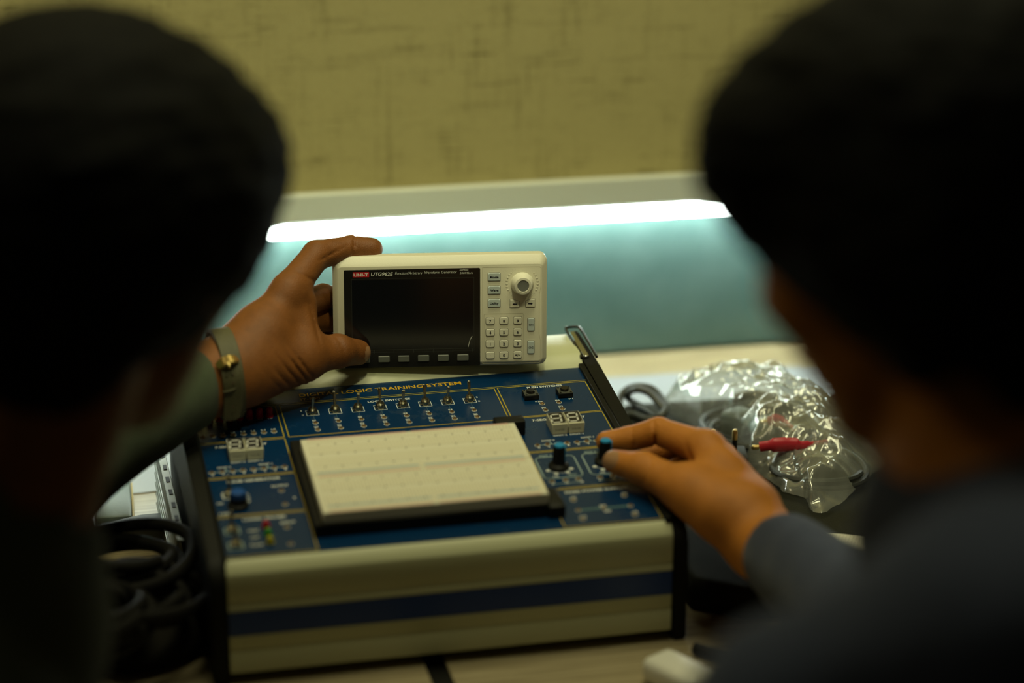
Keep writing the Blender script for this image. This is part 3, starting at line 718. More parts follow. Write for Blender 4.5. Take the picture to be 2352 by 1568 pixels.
for y, s, lw in ((16.0, 'Mode', .0068), (26.1, 'Wave', .0067), (36.1, 'Utility', .0070)):
    w, h = 10.2*.001*KX, 6.2*.001*KY*1.03
    P = [(-w/2, -h/2), (w/2, -h/2), (w/2, h/2-.0008), (w/2-.0012, h/2), (-w/2+.0012, h/2), (-w/2, h/2-.0008)]
    key('function_key', 132.8, y, 10.2, 6.2, 'grey_key', s, lw, .0019, pts=P, bold=.035)
for r_, row in enumerate(('789', '456', '123', '.0±')):
    for c_, ch in enumerate(row):
        key('number_key', 129.5+11.45*c_, 49.9+8.85*r_, 7.1, 5.4, 'cream_key', {'.': '•', '±': '+/−'}.get(ch, ch), {'±': .0046, '.': .0006}.get(ch), .0024 if ch not in '.' else .0008, r=.0011, bold=.03)
def pent(w, h, q):
    P = [(-w/2, -h/2), (w/2, -h/2), (w/2, h/2), (-w/2, h/2)]
    return [(-w/2, -h/2), (w/2, -h/2), (w/2, h/2-(.0016 if q < 0 else 0)), (w/2-.002, h/2-(.0010 if q < 0 else 0)), (-w/2+.002, h/2-(.0010 if q > 0 else 0)), (-w/2, h/2-(.0016 if q > 0 else 0))]
w, h = 7.7*.001*KX, 6.2*.001*KY*1.03
key('arrow_key', 149.8, 36.8, 7.7, 6.2, 'cream_key', '<-', pts=pent(w, h, -1)); key('arrow_key', 162.8, 36.6, 7.7, 6.2, 'cream_key', '->', pts=pent(w, h, 1))
key('channel_key', 163.5, 53.2, 5.7, 10.0, 'grey_key', 'CH1', .0038, .0018, bold=.02); key('channel_key', 163.5, 70.8, 5.7, 10.0, 'grey_key', 'CH2', .0038, .0018, bold=.02)
for i in range(6): key('soft_key', 25.0+16.35*i, 77.6, 9.4, 4.8, 'soft_key', up=.0016, r=.0007)
bm = B(); lathe(bm, [(.0092, 0), (.0092, .0012), (.0086, .0022), (.0084, .0034), (.0080, .0044), (.0076, .0082), (.0068, .0095), (.0050, .0098), (.0045, .0090), (0, .0090)], 40)
M['inlay'] = mat('grey_inlay', (.20, .21, .19), .5)
kn = obj('rotary_knob', bm, M['cream_key'], G, GM @ T_(kc[0], kc[1], 0))
bm = B(); lathe(bm, [(.0045, .0088), (.0045, .0092), (0, .0092)], 32); obj('knob_inlay', bm, M['inlay'], kn, GM @ T_(kc[0], kc[1], 0))['label'] = 'grey centre inlay'

# ------------------------------------------------------------------ implicit-surface bodies: one continuous skin grown over limbs, hands and head
def V3(p): return np.array(p, dtype=np.float64)
def sd_cone(P, a, b, ra, rb):
    a = V3(a); b = V3(b); ba = b-a; L = max(ba@ba, 1e-12)
    t = np.clip(((P-a)@ba)/L, 0, 1)
    return np.linalg.norm(P-a-t[:, None]*ba, axis=1)-(ra+(rb-ra)*t)
def sd_ell(P, c, r, Rm=None):
    q = P-V3(c)
    if Rm is not None: q = q@Rm
    r = V3(r); k0 = np.linalg.norm(q/r, axis=1); k1 = np.linalg.norm(q/(r*r), axis=1)
    return k0*(k0-1)/np.maximum(k1, 1e-9)
def smin(a, b, k):
    h = np.clip(.5+.5*(b-a)/k, 0, 1); return b*(1-h)+a*h-k*h*(1-h)
def smax(a, b, k): return -smin(-a, -b, k)
def axis_coords(lo, hi, fine, hf, hc):
    """grid lines: fine spacing hf inside the fine interval, growing to hc outside"""
    if fine is None: return np.arange(lo, hi+hc, hc)
    f0, f1 = fine; mid = list(np.arange(f0, f1+hf, hf)); step = hf; x = mid[-1]; right = []
    while x < hi: step = min(hc, step*1.25); x += step; right.append(x)
    step = hf; x = mid[0]; left = []
    while x > lo: step = min(hc, step*1.25); x -= step; left.append(x)
    return np.array(left[::-1]+mid+right)
def grow(field, lo, hi, fine=None, hf=.0016, hc=.006):
    """surface nets over a rectilinear grid, evaluated only near the surface"""
    ax = [axis_coords(lo[i], hi[i], None if fine is None else (fine[0][i], fine[1][i]), hf, hc) for i in range(3)]
    n = [len(a) for a in ax]; D = np.full(n, 1.0, dtype=np.float32); b = 8
    nb = [(k+b-1)//b for k in n]
    idx = np.array([(i, j, k) for i in range(nb[0]) for j in range(nb[1]) for k in range(nb[2])])
    l = np.stack([ax[d][np.minimum(idx[:, d]*b, n[d]-1)] for d in range(3)], 1); h = np.stack([ax[d][np.minimum(idx[:, d]*b+b, n[d]-1)] for d in range(3)], 1)
    c = (l+h)/2; rad = np.linalg.norm(h-l, axis=1)/2
    dc = np.concatenate([field(c[i:i+60000]) for i in range(0, len(c), 60000)])
    near = np.abs(dc) < rad*1.3+.004
    for (i, j, k), d_ in zip(idx[~near], dc[~near]): D[i*b:i*b+b, j*b:j*b+b, k*b:k*b+b] = d_
    o_ = np.stack(np.meshgrid(*[np.arange(b)]*3, indexing='ij'), -1).reshape(-1, 3)
    I = (idx[near][:, None, :]*b+o_[None]).reshape(-1, 3); I = I[(I[:, 0] < n[0]) & (I[:, 1] < n[1]) & (I[:, 2] < n[2])]
    for s in range(0, len(I), 150000):
        q = I[s:s+150000]; D[q[:, 0], q[:, 1], q[:, 2]] = field(np.stack([ax[d][q[:, d]] for d in range(3)], 1))
    S = D < 0
    cell = np.zeros([k-1 for k in n], bool); m0 = S[:-1, :-1, :-1]
    cs = [(i, j, k) for i in (0, 1) for j in (0, 1) for k in (0, 1)]
    sl = lambda o: tuple(slice(o[d], n[d]-1+o[d]) for d in range(3))
    for o in cs[1:]: cell |= (S[sl(o)] != m0)
    ci = np.argwhere(cell); acc = np.zeros((len(ci), 3)); cnt = np.zeros(len(ci))
    A = [np.asarray(a) for a in ax]
    for o in cs:
        for d in range(3):
            if o[d]: continue
            p = ci+np.array(o); q = p.copy(); q[:, d] += 1
            dp = D[p[:, 0], p[:, 1], p[:, 2]]; dq = D[q[:, 0], q[:, 1], q[:, 2]]
            x = (dp < 0) != (dq < 0); t = np.where(x, dp/np.where(x, dp-dq, 1), 0)
            P = np.stack([A[k][p[:, k]] for k in range(3)], 1); Q = np.stack([A[k][q[:, k]] for k in range(3)], 1)
            acc += np.where(x[:, None], P+(Q-P)*t[:, None], 0); cnt += x
    V = acc/np.maximum(cnt, 1)[:, None]
    ids = np.full(cell.shape, -1, np.int64); ids[ci[:, 0], ci[:, 1], ci[:, 2]] = np.arange(len(ci))
    F = []
    for d in range(3):
        e, f = [(1, 2), (2, 0), (0, 1)][d]
        s0 = [slice(None)]*3; s1 = [slice(None)]*3; s0[d] = slice(0, n[d]-1); s1[d] = slice(1, n[d])
        X = np.argwhere(S[tuple(s0)] != S[tuple(s1)])
        X = X[(X[:, e] > 0) & (X[:, f] > 0) & (X[:, e] < n[e]-1) & (X[:, f] < n[f]-1)]
        def g(de, df):
            y = X.copy(); y[:, e] -= de; y[:, f] -= df; return ids[y[:, 0], y[:, 1], y[:, 2]]
        q = np.stack([g(0, 0), g(1, 0), g(1, 1), g(0, 1)], 1)
        fl = ~S[X[:, 0], X[:, 1], X[:, 2]]; q[fl] = q[fl][:, ::-1]
        F.append(q)
    return V, np.concatenate(F)
def skin_obj(name, VF, mats, parent=None, pick=None):
    V, F = VF; me = bpy.data.meshes.new(name)
    o_mw = WM[parent.name] if parent is not None and False else Matrix()
    me.vertices.add(len(V)); me.vertices.foreach_set('co', V.astype(np.float32).ravel())
    me.loops.add(F.size); me.loops.foreach_set('vertex_index', F.astype(np.int32).ravel())
    me.polygons.add(len(F)); me.polygons.foreach_set('loop_start', np.arange(0, F.size, 4, dtype=np.int32)); me.polygons.foreach_set('loop_total', np.full(len(F), 4, dtype=np.int32))
    if pick is not None: me.polygons.foreach_set('material_index', pick(V[F].mean(1)).astype(np.int32))
    me.update(calc_edges=True); me.validate()
    me.polygons.foreach_set('use_smooth', np.ones(len(me.polygons), bool))
    for m in mats: me.materials.append(m)
    o = bpy.data.objects.new(name, me); COL.objects.link(o)
    return place(o, Matrix(), parent)
_rng = np.random.RandomState(4); _wf = _rng.normal(size=(10, 3)); _wf /= np.linalg.norm(_wf, axis=1)[:, None]; _ph = _rng.rand(10)*6.28
def lump(P, f):
    r = 0
    for i in range(10): r = r+np.sin(P@(_wf[i]*f*(1+.23*i))+_ph[i])
    return r/10

def chain(pts, rad, k=.003):
    """a finger or limb: rounded cones through the joints"""
    pts = [V3(p) for p in pts]
    def f(P):
        d = None
        for i in range(len(pts)-1):
            q = sd_cone(P, pts[i], pts[i+1], rad[i], rad[i+1]); d = q if d is None else smin(d, q, k)
        return d
    return f
def plain_hand(w, d):
    """relaxed hand from the wrist w along d: palm, four slightly bent fingers of unequal length and a thumb off the palm's side"""
    d = V3(d)/np.linalg.norm(d); s_ = np.cross(d, [0, 0, 1.]); s_ /= np.linalg.norm(s_); n_ = np.cross(s_, d); k = w+d*.085
    fs = [chain([k+s_*o, k+s_*o*1.1+d*l*.45+n_*.004, k+s_*o*1.15+d*l*.78-n_*.006, k+s_*o*1.15+d*l-n_*.016], [.0100, .0090, .0080, .0072]) for o, l in ((-.030, .078), (-.010, .088), (.011, .082), (.031, .064))]
    th_ = chain([w+d*.025-s_*.020, w+d*.055-s_*.045, w+d*.085-s_*.056-n_*.008], [.0140, .0110, .0088], .005)
    def f(P):
        q = smin(sd_cone(P, w, k-s_*.022, .024, .014), sd_cone(P, w, k+s_*.022, .024, .013), .02)
        return smin(smin(q, np.minimum.reduce([g(P) for g in fs]), .008), th_(P), .012)
    return f
def head_frame(c, fwd):
    c = V3(c); f = V3(fwd)/np.linalg.norm(fwd); r = np.cross(f, [0, 0, 1.]); r /= np.linalg.norm(r); u = np.cross(r, f)
    return c, np.stack([r, f, u], 1)      # columns: right, forward, up
def head_skin(c, Rm):
    def f(P):
        q = (P-c)@Rm; qa = q.copy(); qa[:, 0] = np.abs(q[:, 0])
        d = sd_ell(q, (0, -.012, .030), (.074, .094, .084))
        d = smin(d, sd_ell(q, (0, .034, -.045), (.056, .056, .072)), .03)
        d = smin(d, sd_ell(q, (0, .066, -.100), (.026, .020, .018)), .02)
        d = smin(d, sd_ell(qa, (.042, .052, -.026), (.022, .026, .022)), .02)
        d = smin(d, sd_cone(qa, (.010, .084, .014), (.044, .070, .014), .009, .008), .012)
        d = smax(d, -sd_ell(qa, (.031, .096, -.003), (.014, .016, .010)), .010)
        d = smin(d, sd_ell(qa, (.031, .072, -.003), (.0125, .0125, .0125)), .002)
        d = smin(d, sd_cone(q, (0, .088, .004), (0, .112, -.032), .007, .0115), .008)
        d = smin(d, sd_ell(qa, (.012, .098, -.036), (.009, .010, .008)), .005)
        d = smin(d, sd_ell(q, (0, .090, -.062), (.025, .010, .0065)), .004); d = smin(d, sd_ell(q, (0, .088, -.074), (.021, .010, .007)), .004)
        e = sd_ell(qa, (.079, -.008, -.012), (.009, .020, .032)); e = smax(e, -sd_ell(qa, (.088, -.004, -.010), (.008, .011, .020)), .004)
        return smin(d, e, .006)
    return f
def hair_field(c, Rm, fringe=.0, back=.0, cutdrop=0, side=0, trim=0, cw=.100):
    def f(P):
        q = (P-c)@Rm
        qa = np.abs(q)*[1, 0, 0]+q*[0, 1, 1]
        d = sd_ell(q, (0, -.010, .020), (.097-trim, .115-trim, .100-trim*.3))
        d = smin(d, sd_ell(q, (0, -.062, -.018), (.078, .050, .086+back)), .03)
        d = smin(d, sd_ell(q, (0, .050+fringe, .045), (.082, .060-trim, .050)), .03)
        if side: d = smin(d, sd_ell(qa, (.070, -.028, -.030), (.024, .045, .052)), .02)
        cut = sd_ell(q, (0, .125, -.050+cutdrop), (cw, .098, .098)); d = smax(d, -cut, .012)
        lo = sd_ell(qa, (.098, .030, -.085), (.034, .062, .060)); d = smax(d, -lo, .012)
        return d+.0035*lump(q, 160)+.0012*lump(q, 520)
    return f

# ---------------- person on the left: left hand round the generator
def A(px, py, d): return np.array(at(px, py, d))
fz = gz
LIFT = np.array(gn)
tip_d = fz(825, 810)
PL = empty('person', at(-60, 1500, 1.3)+Vector((0, 0, -.10)), 'person in an olive shirt with black hair, holding up the cream waveform generator', 'person')
hc, hR = head_frame(at(214, 516, 1.35), (.54, .80, -.30))
l_index = chain([A(662, 668, 1.898), A(727, 586, 1.925), A(806, 570, 1.942), A(853, 572, 1.945)], [.0135, .0116, .0100, .0092])
l_mid = chain([A(676, 702, 1.915), A(742, 681, 1.958), A(800, 688, 1.995), A(846, 690, 1.998)], [.0120, .0102, .0090, .0080])
l_ring = chain([A(672, 740, 1.930), A(738, 733, 1.965), A(800, 740, 2.000), A(842, 742, 2.003)], [.0115, .0098, .0088, .0078])
l_pink = chain([A(658, 778, 1.940), A(722, 780, 1.970), A(778, 788, 1.998), A(812, 790, 2.003)], [.0105, .0086, .0078, .0070])
l_thumb = chain([A(612, 842, 1.882), A(692, 826, 1.895), A(775, 806, 1.915), A(822, 809, tip_d-.0095)], [.0200, .0152, .0126, .0104], .006)
tipc = A(826, 811, tip_d-.0085); nail_c = A(846, 812, tip_d-.0135)
ndir = V3(A(826, 811, 1.92)-A(775, 806, 1.92)); ndir /= np.linalg.norm(ndir)
LW = A(540, 848, 1.872); LE = A(10, 1065, 1.75); LS = A(-190, 1100, 1.47)
thax = V3(A(775, 806, 1.915)-A(692, 826, 1.895)); thax /= np.linalg.norm(thax)
wr = [(A(690+14*i, 862-3*i, 1.89), V3((.75, 0, -.66)) if i % 2 else V3((.82, 0, -.57))) for i in range(0)]
def l_hand(P):
    d = chain([LW, A(600, 776, 1.885)], [.030, .026])(P)
    d = smin(d, sd_cone(P, A(590, 790, 1.888), A(662, 672, 1.900), .0240, .0135), .012)
    d = smin(d, sd_cone(P, A(590, 810, 1.895), A(676, 704, 1.915), .0230, .0130), .012)
    d = smin(d, sd_cone(P, A(585, 835, 1.905), A(672, 742, 1.930), .0220, .0125), .012)
    d = smin(d, sd_cone(P, A(575, 868, 1.910), A(660, 790, 1.938), .0200, .0130), .012)
    d = smin(d, sd_cone(P, A(560, 893, 1.900), A(672, 838, 1.925), .0130, .0120), .006)
    d = smin(d, sd_cone(P, A(588, 848, 1.878), A(688, 826, 1.893), .0215, .0165), .014)
    d = smin(d, sd_cone(P, A(697, 700, 1.905), A(700, 790, 1.898), .0085, .0125), .016)
    fing = np.minimum(np.minimum(l_index(P), l_mid(P)), np.minimum(l_ring(P), l_pink(P)))
    d = smin(d, fing, .008); d = smin(d, l_thumb(P), .012)
    # creases: index joints, thumb joint, folds at the thumb's base
    for c, n_, w, dep, R0 in ((A(813, 570, 1.935), A(814, 570, 1.935)-A(800, 569, 1.935), .0007, .0011, .013), (A(752, 590, 1.925), A(760, 600, 1.925)-A(745, 575, 1.925), .0008, .0009, .014),
                             (A(793, 790, 1.90), thax, .0009, .0006, .016), (A(786, 790, 1.90), thax, .0008, .0005, .016),
                             (A(705, 848, 1.88), A(20, 0, 1)-A(0, 14, 1), .0010, .0010, .018), (A(690, 852, 1.88), A(20, 0, 1)-A(0, 14, 1), .0010, .0012, .020), (A(672, 858, 1.88), A(20, 0, 1)-A(0, 15, 1), .0010, .0012, .020), (A(652, 866, 1.88), A(20, 0, 1)-A(0, 16, 1), .0010, .0010, .020), (A(632, 872, 1.88), A(20, 0, 1)-A(0, 16, 1), .0010, .0009, .020),
                             (A(712, 640, 1.90), A(0, 10, 1)-A(6, 0, 1), .0008, .0006, .012), (A(720, 735, 1.89), A(10, 0, 1)-A(0, 3, 1), .0010, .0010, .016)):
        n_ = V3(n_)/np.linalg.norm(n_); q = P-V3(c)
        d = d+2.0*dep*np.exp(-(q@n_/w)**2)*np.exp(-(np.sum(q*q, 1)/(R0*R0)))
    # thumbnail: a raised plate on the tip
    return d
def l_arm(P):
    d = sd_cone(P, LW, LE, .0280, .038); return smin(d, sd_cone(P, LE, LS, .040, .052), .02)
l_neck0 = hc+hR@V3((0, -.035, -.07)); l_neck1 = A(-30, 1110, 1.34)
l_torso = [(A(-420, 1430, 1.34), (.150, .10, .16)), (A(-470, 1850, 1.32), (.145, .095, .20))]
hs_l = head_skin(hc, hR)
def body_l(P):
    d = smin(l_arm(P), l_hand(P), .010)
    t_ = np.minimum(sd_ell(P, *l_torso[0]), sd_ell(P, *l_torso[1])); t_ = smin(t_, sd_cone(P, A(-190, 1110, 1.38), A(-560, 1120, 1.36), .052, .055), .05)
    d = smin(d, t_, .04); d = smin(d, sd_cone(P, l_neck0, l_neck1, .054, .062), .025)
    d = smin(d, sd_cone(P, A(-640, 1150, 1.36), A(-700, 1700, 1.30), .052, .042), .03)
    d = smin(d, sd_cone(P, LX, LXW, .040, .027), .02); d = smin(d, lx_hand(P), .010)
    return smin(d, hs_l(P), .012)
hand_lo = np.minimum.reduce([LW, A(860, 560, 1.94), A(700, 880, 1.9), A(600, 700, 2.0)])-.02; hand_hi = np.maximum.reduce([LW, A(860, 560, 2.01), A(700, 880, 2.0), A(600, 560, 1.9)])+.012
LX, LXW = A(-700, 1700, 1.30), A(-700, 1700, 1.30)+V3((.10, .20, -.04)); lx_hand = plain_hand(LXW, LXW-LX)
blo = np.minimum.reduce([LE, LS, hc, A(-760, 1750, 1.3), l_torso[1][0]-V3((.15, .1, .2))])-.16; bhi = np.maximum.reduce([LW, hc, hand_hi, LXW+.2])+.14
bhi[2] = hc[2]+.16
def pick_l(Cn):
    q = Cn-nail_c; return ((np.linalg.norm(q/1.0, axis=1) < .0062) & (q@ndir > -.0055))*1
o = skin_obj('body', grow(body_l, blo, bhi, (hand_lo, hand_hi), .0014, .008), [M['skin_l'], M['nail']], PL, pick_l)
hf = hair_field(hc, hR, 0, .006, -.018, 0, -.006, .135)
skin_obj('hair', grow(hf, hc-.19, hc+.19, None, 0, .0032), [M['hair']], PL)['label'] = 'short black hair'
LC = A(410, 898, 1.838)                     # cuff end
def shirt_l(P):
    w = .0016*lump(P, 60)+.0010*lump(P, 190)
    d = sd_cone(P, LC, LE, .0345, .066); d = smin(d, sd_cone(P, LE, LS, .066, .068), .03)
    t_ = np.minimum(sd_ell(P, l_torso[0][0], V3(l_torso[0][1])+.012), sd_ell(P, l_torso[1][0], V3(l_torso[1][1])+.012)); t_ = smin(t_, sd_cone(P, A(-190, 1110, 1.38), A(-560, 1120, 1.36), .060, .064), .05)
    d = smin(d, t_, .05); d = smin(d, sd_cone(P, A(-640, 1150, 1.36), A(-700, 1700, 1.30), .062, .052), .03)
    d = smin(d, sd_cone(P, LX, LX+(LXW-LX)*.85, .050, .036), .02)
    col = sd_cone(P, A(-60, 1110, 1.34), A(-90, 1150, 1.34), .068, .074); d = smin(d, col, .02)
    n_ = l_neck0-l_neck1; n_ = n_/np.linalg.norm(n_); d = smax(d, -smax(sd_cone(P, l_neck1, l_neck0, .063, .060), -((P-l_neck1)@n_)+.0, .004), .004)
    return d+w
skin_obj('shirt', grow(shirt_l, blo-.03, bhi, None, 0, .006), [M['olive']], PL)['label'] = 'olive green long-sleeved shirt'

# wristwatch: strap loop, buckle, keeper and the hanging strap end
fa = V3(LW-LE); fa /= np.linalg.norm(fa)
WW = empty('wristwatch', Vector(LW-fa*.014), 'khaki leather wristwatch strap with gold buckle on the wrist of the hand holding the generator', 'watch')
fa = V3(RT*.90+UP*.16+FW*.30); fa /= np.linalg.norm(fa)
e1 = np.cross(fa, [0, 0, 1.]); e1 /= np.linalg.norm(e1); e2 = np.cross(e1, fa)
wc = A(518, 858, 1.868)
def ringp(a, r): return wc+e1*math.cos(a)*r*1.0+e2*math.sin(a)*r*1.08
bm = B(); n = 56; hw = .0078; rr_ = .0312
loops = []
for o_, r_ in ((-hw, rr_), (-hw*.9, rr_+.0022), (hw*.9, rr_+.0022), (hw, rr_)): loops.append([tuple(ringp(2*PI*i/n, r_)+fa*o_) for i in range(n)])
loops.append(loops[0]); loft(bm, loops, cap1=False); bmesh.ops.recalc_face_normals(bm, faces=bm.faces)
obj('strap', bm, M['strap'], WW)
# hanging end seen by the camera side, running down below the wrist
bm = B(); ctr = [A(522, 824, 1.8290), A(531, 850, 1.8260), A(535, 880, 1.8270), A(536, 905, 1.8320), A(535, 935, 1.8380), A(533, 958, 1.8420), A(528, 966, 1.8440)]
wd = np.array(RT)*.99+np.array(UP)*.10; nn = -np.array(FW)
ww = [.0074, .0076, .0075, .0073, .0072, .0070, .0042]
lp = []
cs_ = [Vector(c) for c in ctr]
for c, w_ in zip(cs_, ww): lp.append([c+Vector(wd)*w_*s+Vector(nn)*t_ for s, t_ in ((-1, 0), (-.92, .0012), (.92, .0012), (1, 0), (.92, -.0012), (-.92, -.0012))])
loft(bm, [[tuple(p) for p in l_] for l_ in lp], cap0=True); bmesh.ops.recalc_face_normals(bm, faces=bm.faces)
se = obj('strap_end', bm, M['strap'], WW)
bm = B()
for (px, py) in ((536, 861), (536, 879), (535, 914), (535, 934)): 
    p = A(px, py, 1.8245 if py < 900 else 1.8335); lathe(bm, [(.0007, 0), (0, .0002)], 10, Vector(p), Matrix(((RT[0], UP[0], -FW[0], 0), (RT[1], UP[1], -FW[1], 0), (RT[2], UP[2], -FW[2], 0), (0, 0, 0, 1))))
obj('strap_hole', bm, M['socket_dark'], se)
bm = B(); tube(bm, [A(512, 900, 1.8280), A(530, 897, 1.8275), A(548, 888, 1.8290), A(557, 880, 1.8340)], .0008, 8); obj('keeper', bm, M['strap'], WW)
bm = B()
bw = [[A(499, 838, 1.8255), A(514, 829, 1.8205), A(532, 824, 1.8205), A(546, 828, 1.8265)], [A(505, 846, 1.8255), A(517, 839, 1.8195), A(534, 833, 1.8195), A(548, 830, 1.8265)]]
top = [[Vector(p) for p in spline([Vector(q) for q in r_], 4)] for r_ in ([A(497, 836, 1.8295), A(508, 824, 1.8245), A(527, 817, 1.8245), A(540, 820, 1.8295)], bw[1])]
for i in range(len(top[0])-1): bm.faces.new([bm.verts.new(p) for p in (top[0][i], top[0][i+1], top[1][i+1], top[1][i])])
bmesh.ops.remove_doubles(bm, verts=bm.verts, dist=1e-5); bmesh.ops.solidify(bm, geom=bm.faces[:], thickness=.0012)
tube(bm, [A(523, 832, 1.8165), A(526, 839, 1.8155), A(527, 845, 1.8195)], .0009, 8); tube(bm, bw[1], .0008, 8)
obj('buckle', bm, M['brass'], WW)['label'] = 'gold buckle'

# ---------------- person on the right: right hand on the second dial
PR = empty('person', at(2400, 1750, 1.2)+Vector((0, 0, -.10)), 'person in a navy shirt with black hair, turning a dial with thumb and forefinger', 'person')
rc, rR = head_frame(at(2120, 462, 1.20), (-.48, .78, -.40))
kd = 1.832
r_thumb = chain([A(1648, 1172, 1.752), A(1560, 1118, 1.770), A(1476, 1076, 1.792), A(1411, 1060, 1.806)], [.0190, .0150, .0122, .0090], .005)
r_index = chain([A(1622, 1030, 1.800), A(1512, 990, 1.832), A(1444, 1008, 1.842), A(1393, 1014, 1.845)], [.0130, .0106, .0094, .0082])
r_mid = chain([A(1650, 1055, 1.825), A(1560, 1012, 1.862), A(1508, 1040, 1.862), A(1470, 1052, 1.858)], [.0128, .0104, .0092, .0082])
r_ring = chain([A(1665, 1080, 1.845), A(1590, 1045, 1.880), A(1548, 1082, 1.875), A(1520, 1098, 1.868)], [.0120, .0098, .0088, .0078])
r_pink = chain([A(1682, 1112, 1.860), A(1630, 1085, 1.885), A(1598, 1115, 1.880), A(1576, 1128, 1.875)], [.0108, .0088, .0080, .0070])
RW_ = A(1752, 1248, 1.745); RE = A(2085, 1515, 1.48); RS = A(2385, 1285, 1.24)
def r_hand(P):
    d = chain([RW_, A(1712, 1190, 1.760)], [.0255, .0250])(P)
    d = smin(d, sd_cone(P, A(1705, 1175, 1.765), A(1626, 1034, 1.803), .0250, .0140), .014)
    d = smin(d, sd_cone(P, A(1712, 1175, 1.778), A(1652, 1058, 1.826), .0230, .0135), .014)
    d = smin(d, sd_cone(P, A(1718, 1180, 1.790), A(1668, 1084, 1.846), .0210, .0130), .014)
    d = smin(d, sd_cone(P, A(1724, 1190, 1.798), A(1684, 1114, 1.858), .0190, .0125), .014)
    d = smin(d, sd_cone(P, A(1700, 1195, 1.748), A(1600, 1135, 1.762), .0220, .0175), .016)
    d = smin(d, sd_cone(P, A(1650, 1085, 1.785), A(1605, 1110, 1.775), .0140, .0130), .016)
    f_ = np.minimum(np.minimum(r_index(P), r_mid(P)), np.minimum(r_ring(P), r_pink(P)))
    d = smin(d, f_, .008); d = smin(d, r_thumb(P), .012)
    for c, n_, w, dep, R0 in ((A(1505, 1012, 1.825), A(10, 0, 1)-A(0, 1, 1), .0010, .0018, .013), (A(1455, 1020, 1.832), A(10, 0, 1)-A(0, 1, 1), .0008, .0008, .012), (A(1590, 1055, 1.79), A(10, 0, 1)-A(0, 4, 1), .0012, .0010, .013), (A(1490, 1078, 1.78), A(10, 0, 1)-A(0, -4, 1), .0009, .0005, .013)):
        n_ = V3(n_)/np.linalg.norm(n_); q = P-V3(c); d = d+2.0*dep*np.exp(-(q@n_/w)**2)*np.exp(-(np.sum(q*q, 1)/(R0*R0)))
    return d
rn0 = rc+rR@V3((0, -.035, -.07)); rn1 = A(2310, 1080, 1.22)
RA, RB = A(1820, 1640, 1.12), A(2330, 1460, 1.08)
r_torso = [(A(2810, 1520, 1.22), (.15, .13, .15)), (A(2860, 1950, 1.22), (.14, .11, .2))]
hs_r = head_skin(rc, rR)
RX = A(1750, 1800, 1.2)+V3((-.02, .06, -.03)); rx_hand = plain_hand(RX, RX-RA)
def body_r(P):
    d = smin(sd_cone(P, RW_, RE, .0255, .036), r_hand(P), .010); d = smin(d, sd_cone(P, RE, RS, .038, .052), .02)
    t_ = np.minimum(sd_ell(P, *r_torso[0]), sd_ell(P, *r_torso[1])); t_ = smin(t_, sd_cone(P, RS, RB, .055, .05), .05); d = smin(d, t_, .05)
    d = smin(d, sd_cone(P, RB, RA, .045, .034), .03); d = smin(d, sd_cone(P, RA, RX, .032, .026), .02); d = smin(d, rx_hand(P), .010)
    d = smin(d, sd_cone(P, rn0, rn1, .054, .064), .03)
    return smin(d, hs_r(P), .012)
rh_lo = np.minimum.reduce([RW_, A(1385, 1010, 1.8), A(1700, 1150, 1.75), A(1500, 980, 1.87), A(1600, 1130, 1.88)])-.02; rh_hi = np.maximum.reduce([RW_, A(1385, 1000, 1.87), A(1700, 1100, 1.88), A(1600, 980, 1.89)])+.016
rlo = np.minimum.reduce([RA, RE, rh_lo, r_torso[1][0]-V3((.1, .1, .2)), RX-.2, RB])-.08; rhi = np.maximum.reduce([rc+.15, rh_hi, r_torso[0][0]+V3((.15, .13, .1))])
rnail = A(1398, 1050, 1.797)
o = skin_obj('body', grow(body_r, rlo, rhi, (rh_lo, rh_hi), .0014, .008), [M['skin_r'], M['nail']], PR, lambda Cn: (np.linalg.norm((Cn-rnail)@np.stack([RT, UP, FW], 1)*[1, .9, .8], axis=1) < .0078)*1)
skin_obj('hair', grow(hair_field(rc, rR, 0, .020, -.026, 1, .009), rc-.19, rc+.19, None, 0, .0032), [M['hair']], PR)['label'] = 'short black hair'
RC = A(1810, 1284, 1.70)
def shirt_r(P):
    w = .0016*lump(P, 55)+.0010*lump(P, 170)
    d = sd_cone(P, RC, RE, .0325, .043); d = smin(d, sd_cone(P, RE, RS, .041, .064), .03)
    d = smax(d, (P-A(1772, 1250, 1.735))@(V3(RW_-RE)/np.linalg.norm(RW_-RE)), .003)
    t_ = np.minimum(sd_ell(P, r_torso[0][0], V3(r_torso[0][1])+.012), sd_ell(P, r_torso[1][0], V3(r_torso[1][1])+.012)); t_ = smin(t_, sd_cone(P, RS, RB, .066, .060), .05)
    d = smin(d, t_, .05); d = smin(d, sd_cone(P, RB, RA, .058, .044), .03); d = smin(d, sd_cone(P, RA, RA+(RX-RA)*.85, .042, .034), .02)
    d = smin(d, sd_cone(P, rn1+V3((0, 0, .0)), rn1-V3((0, 0, .03)), .066, .072), .03)
    n_ = rn0-rn1; n_ = n_/np.linalg.norm(n_); d = smax(d, -smax(sd_cone(P, rn1, rn0, .066, .062), -((P-rn1)@n_)+.01, .004), .004)
    return d+w
skin_obj('shirt', grow(shirt_r, rlo-.03, rhi+.03, None, 0, .006), [M['navy']], PR)['label'] = 'navy blue long-sleeved shirt'

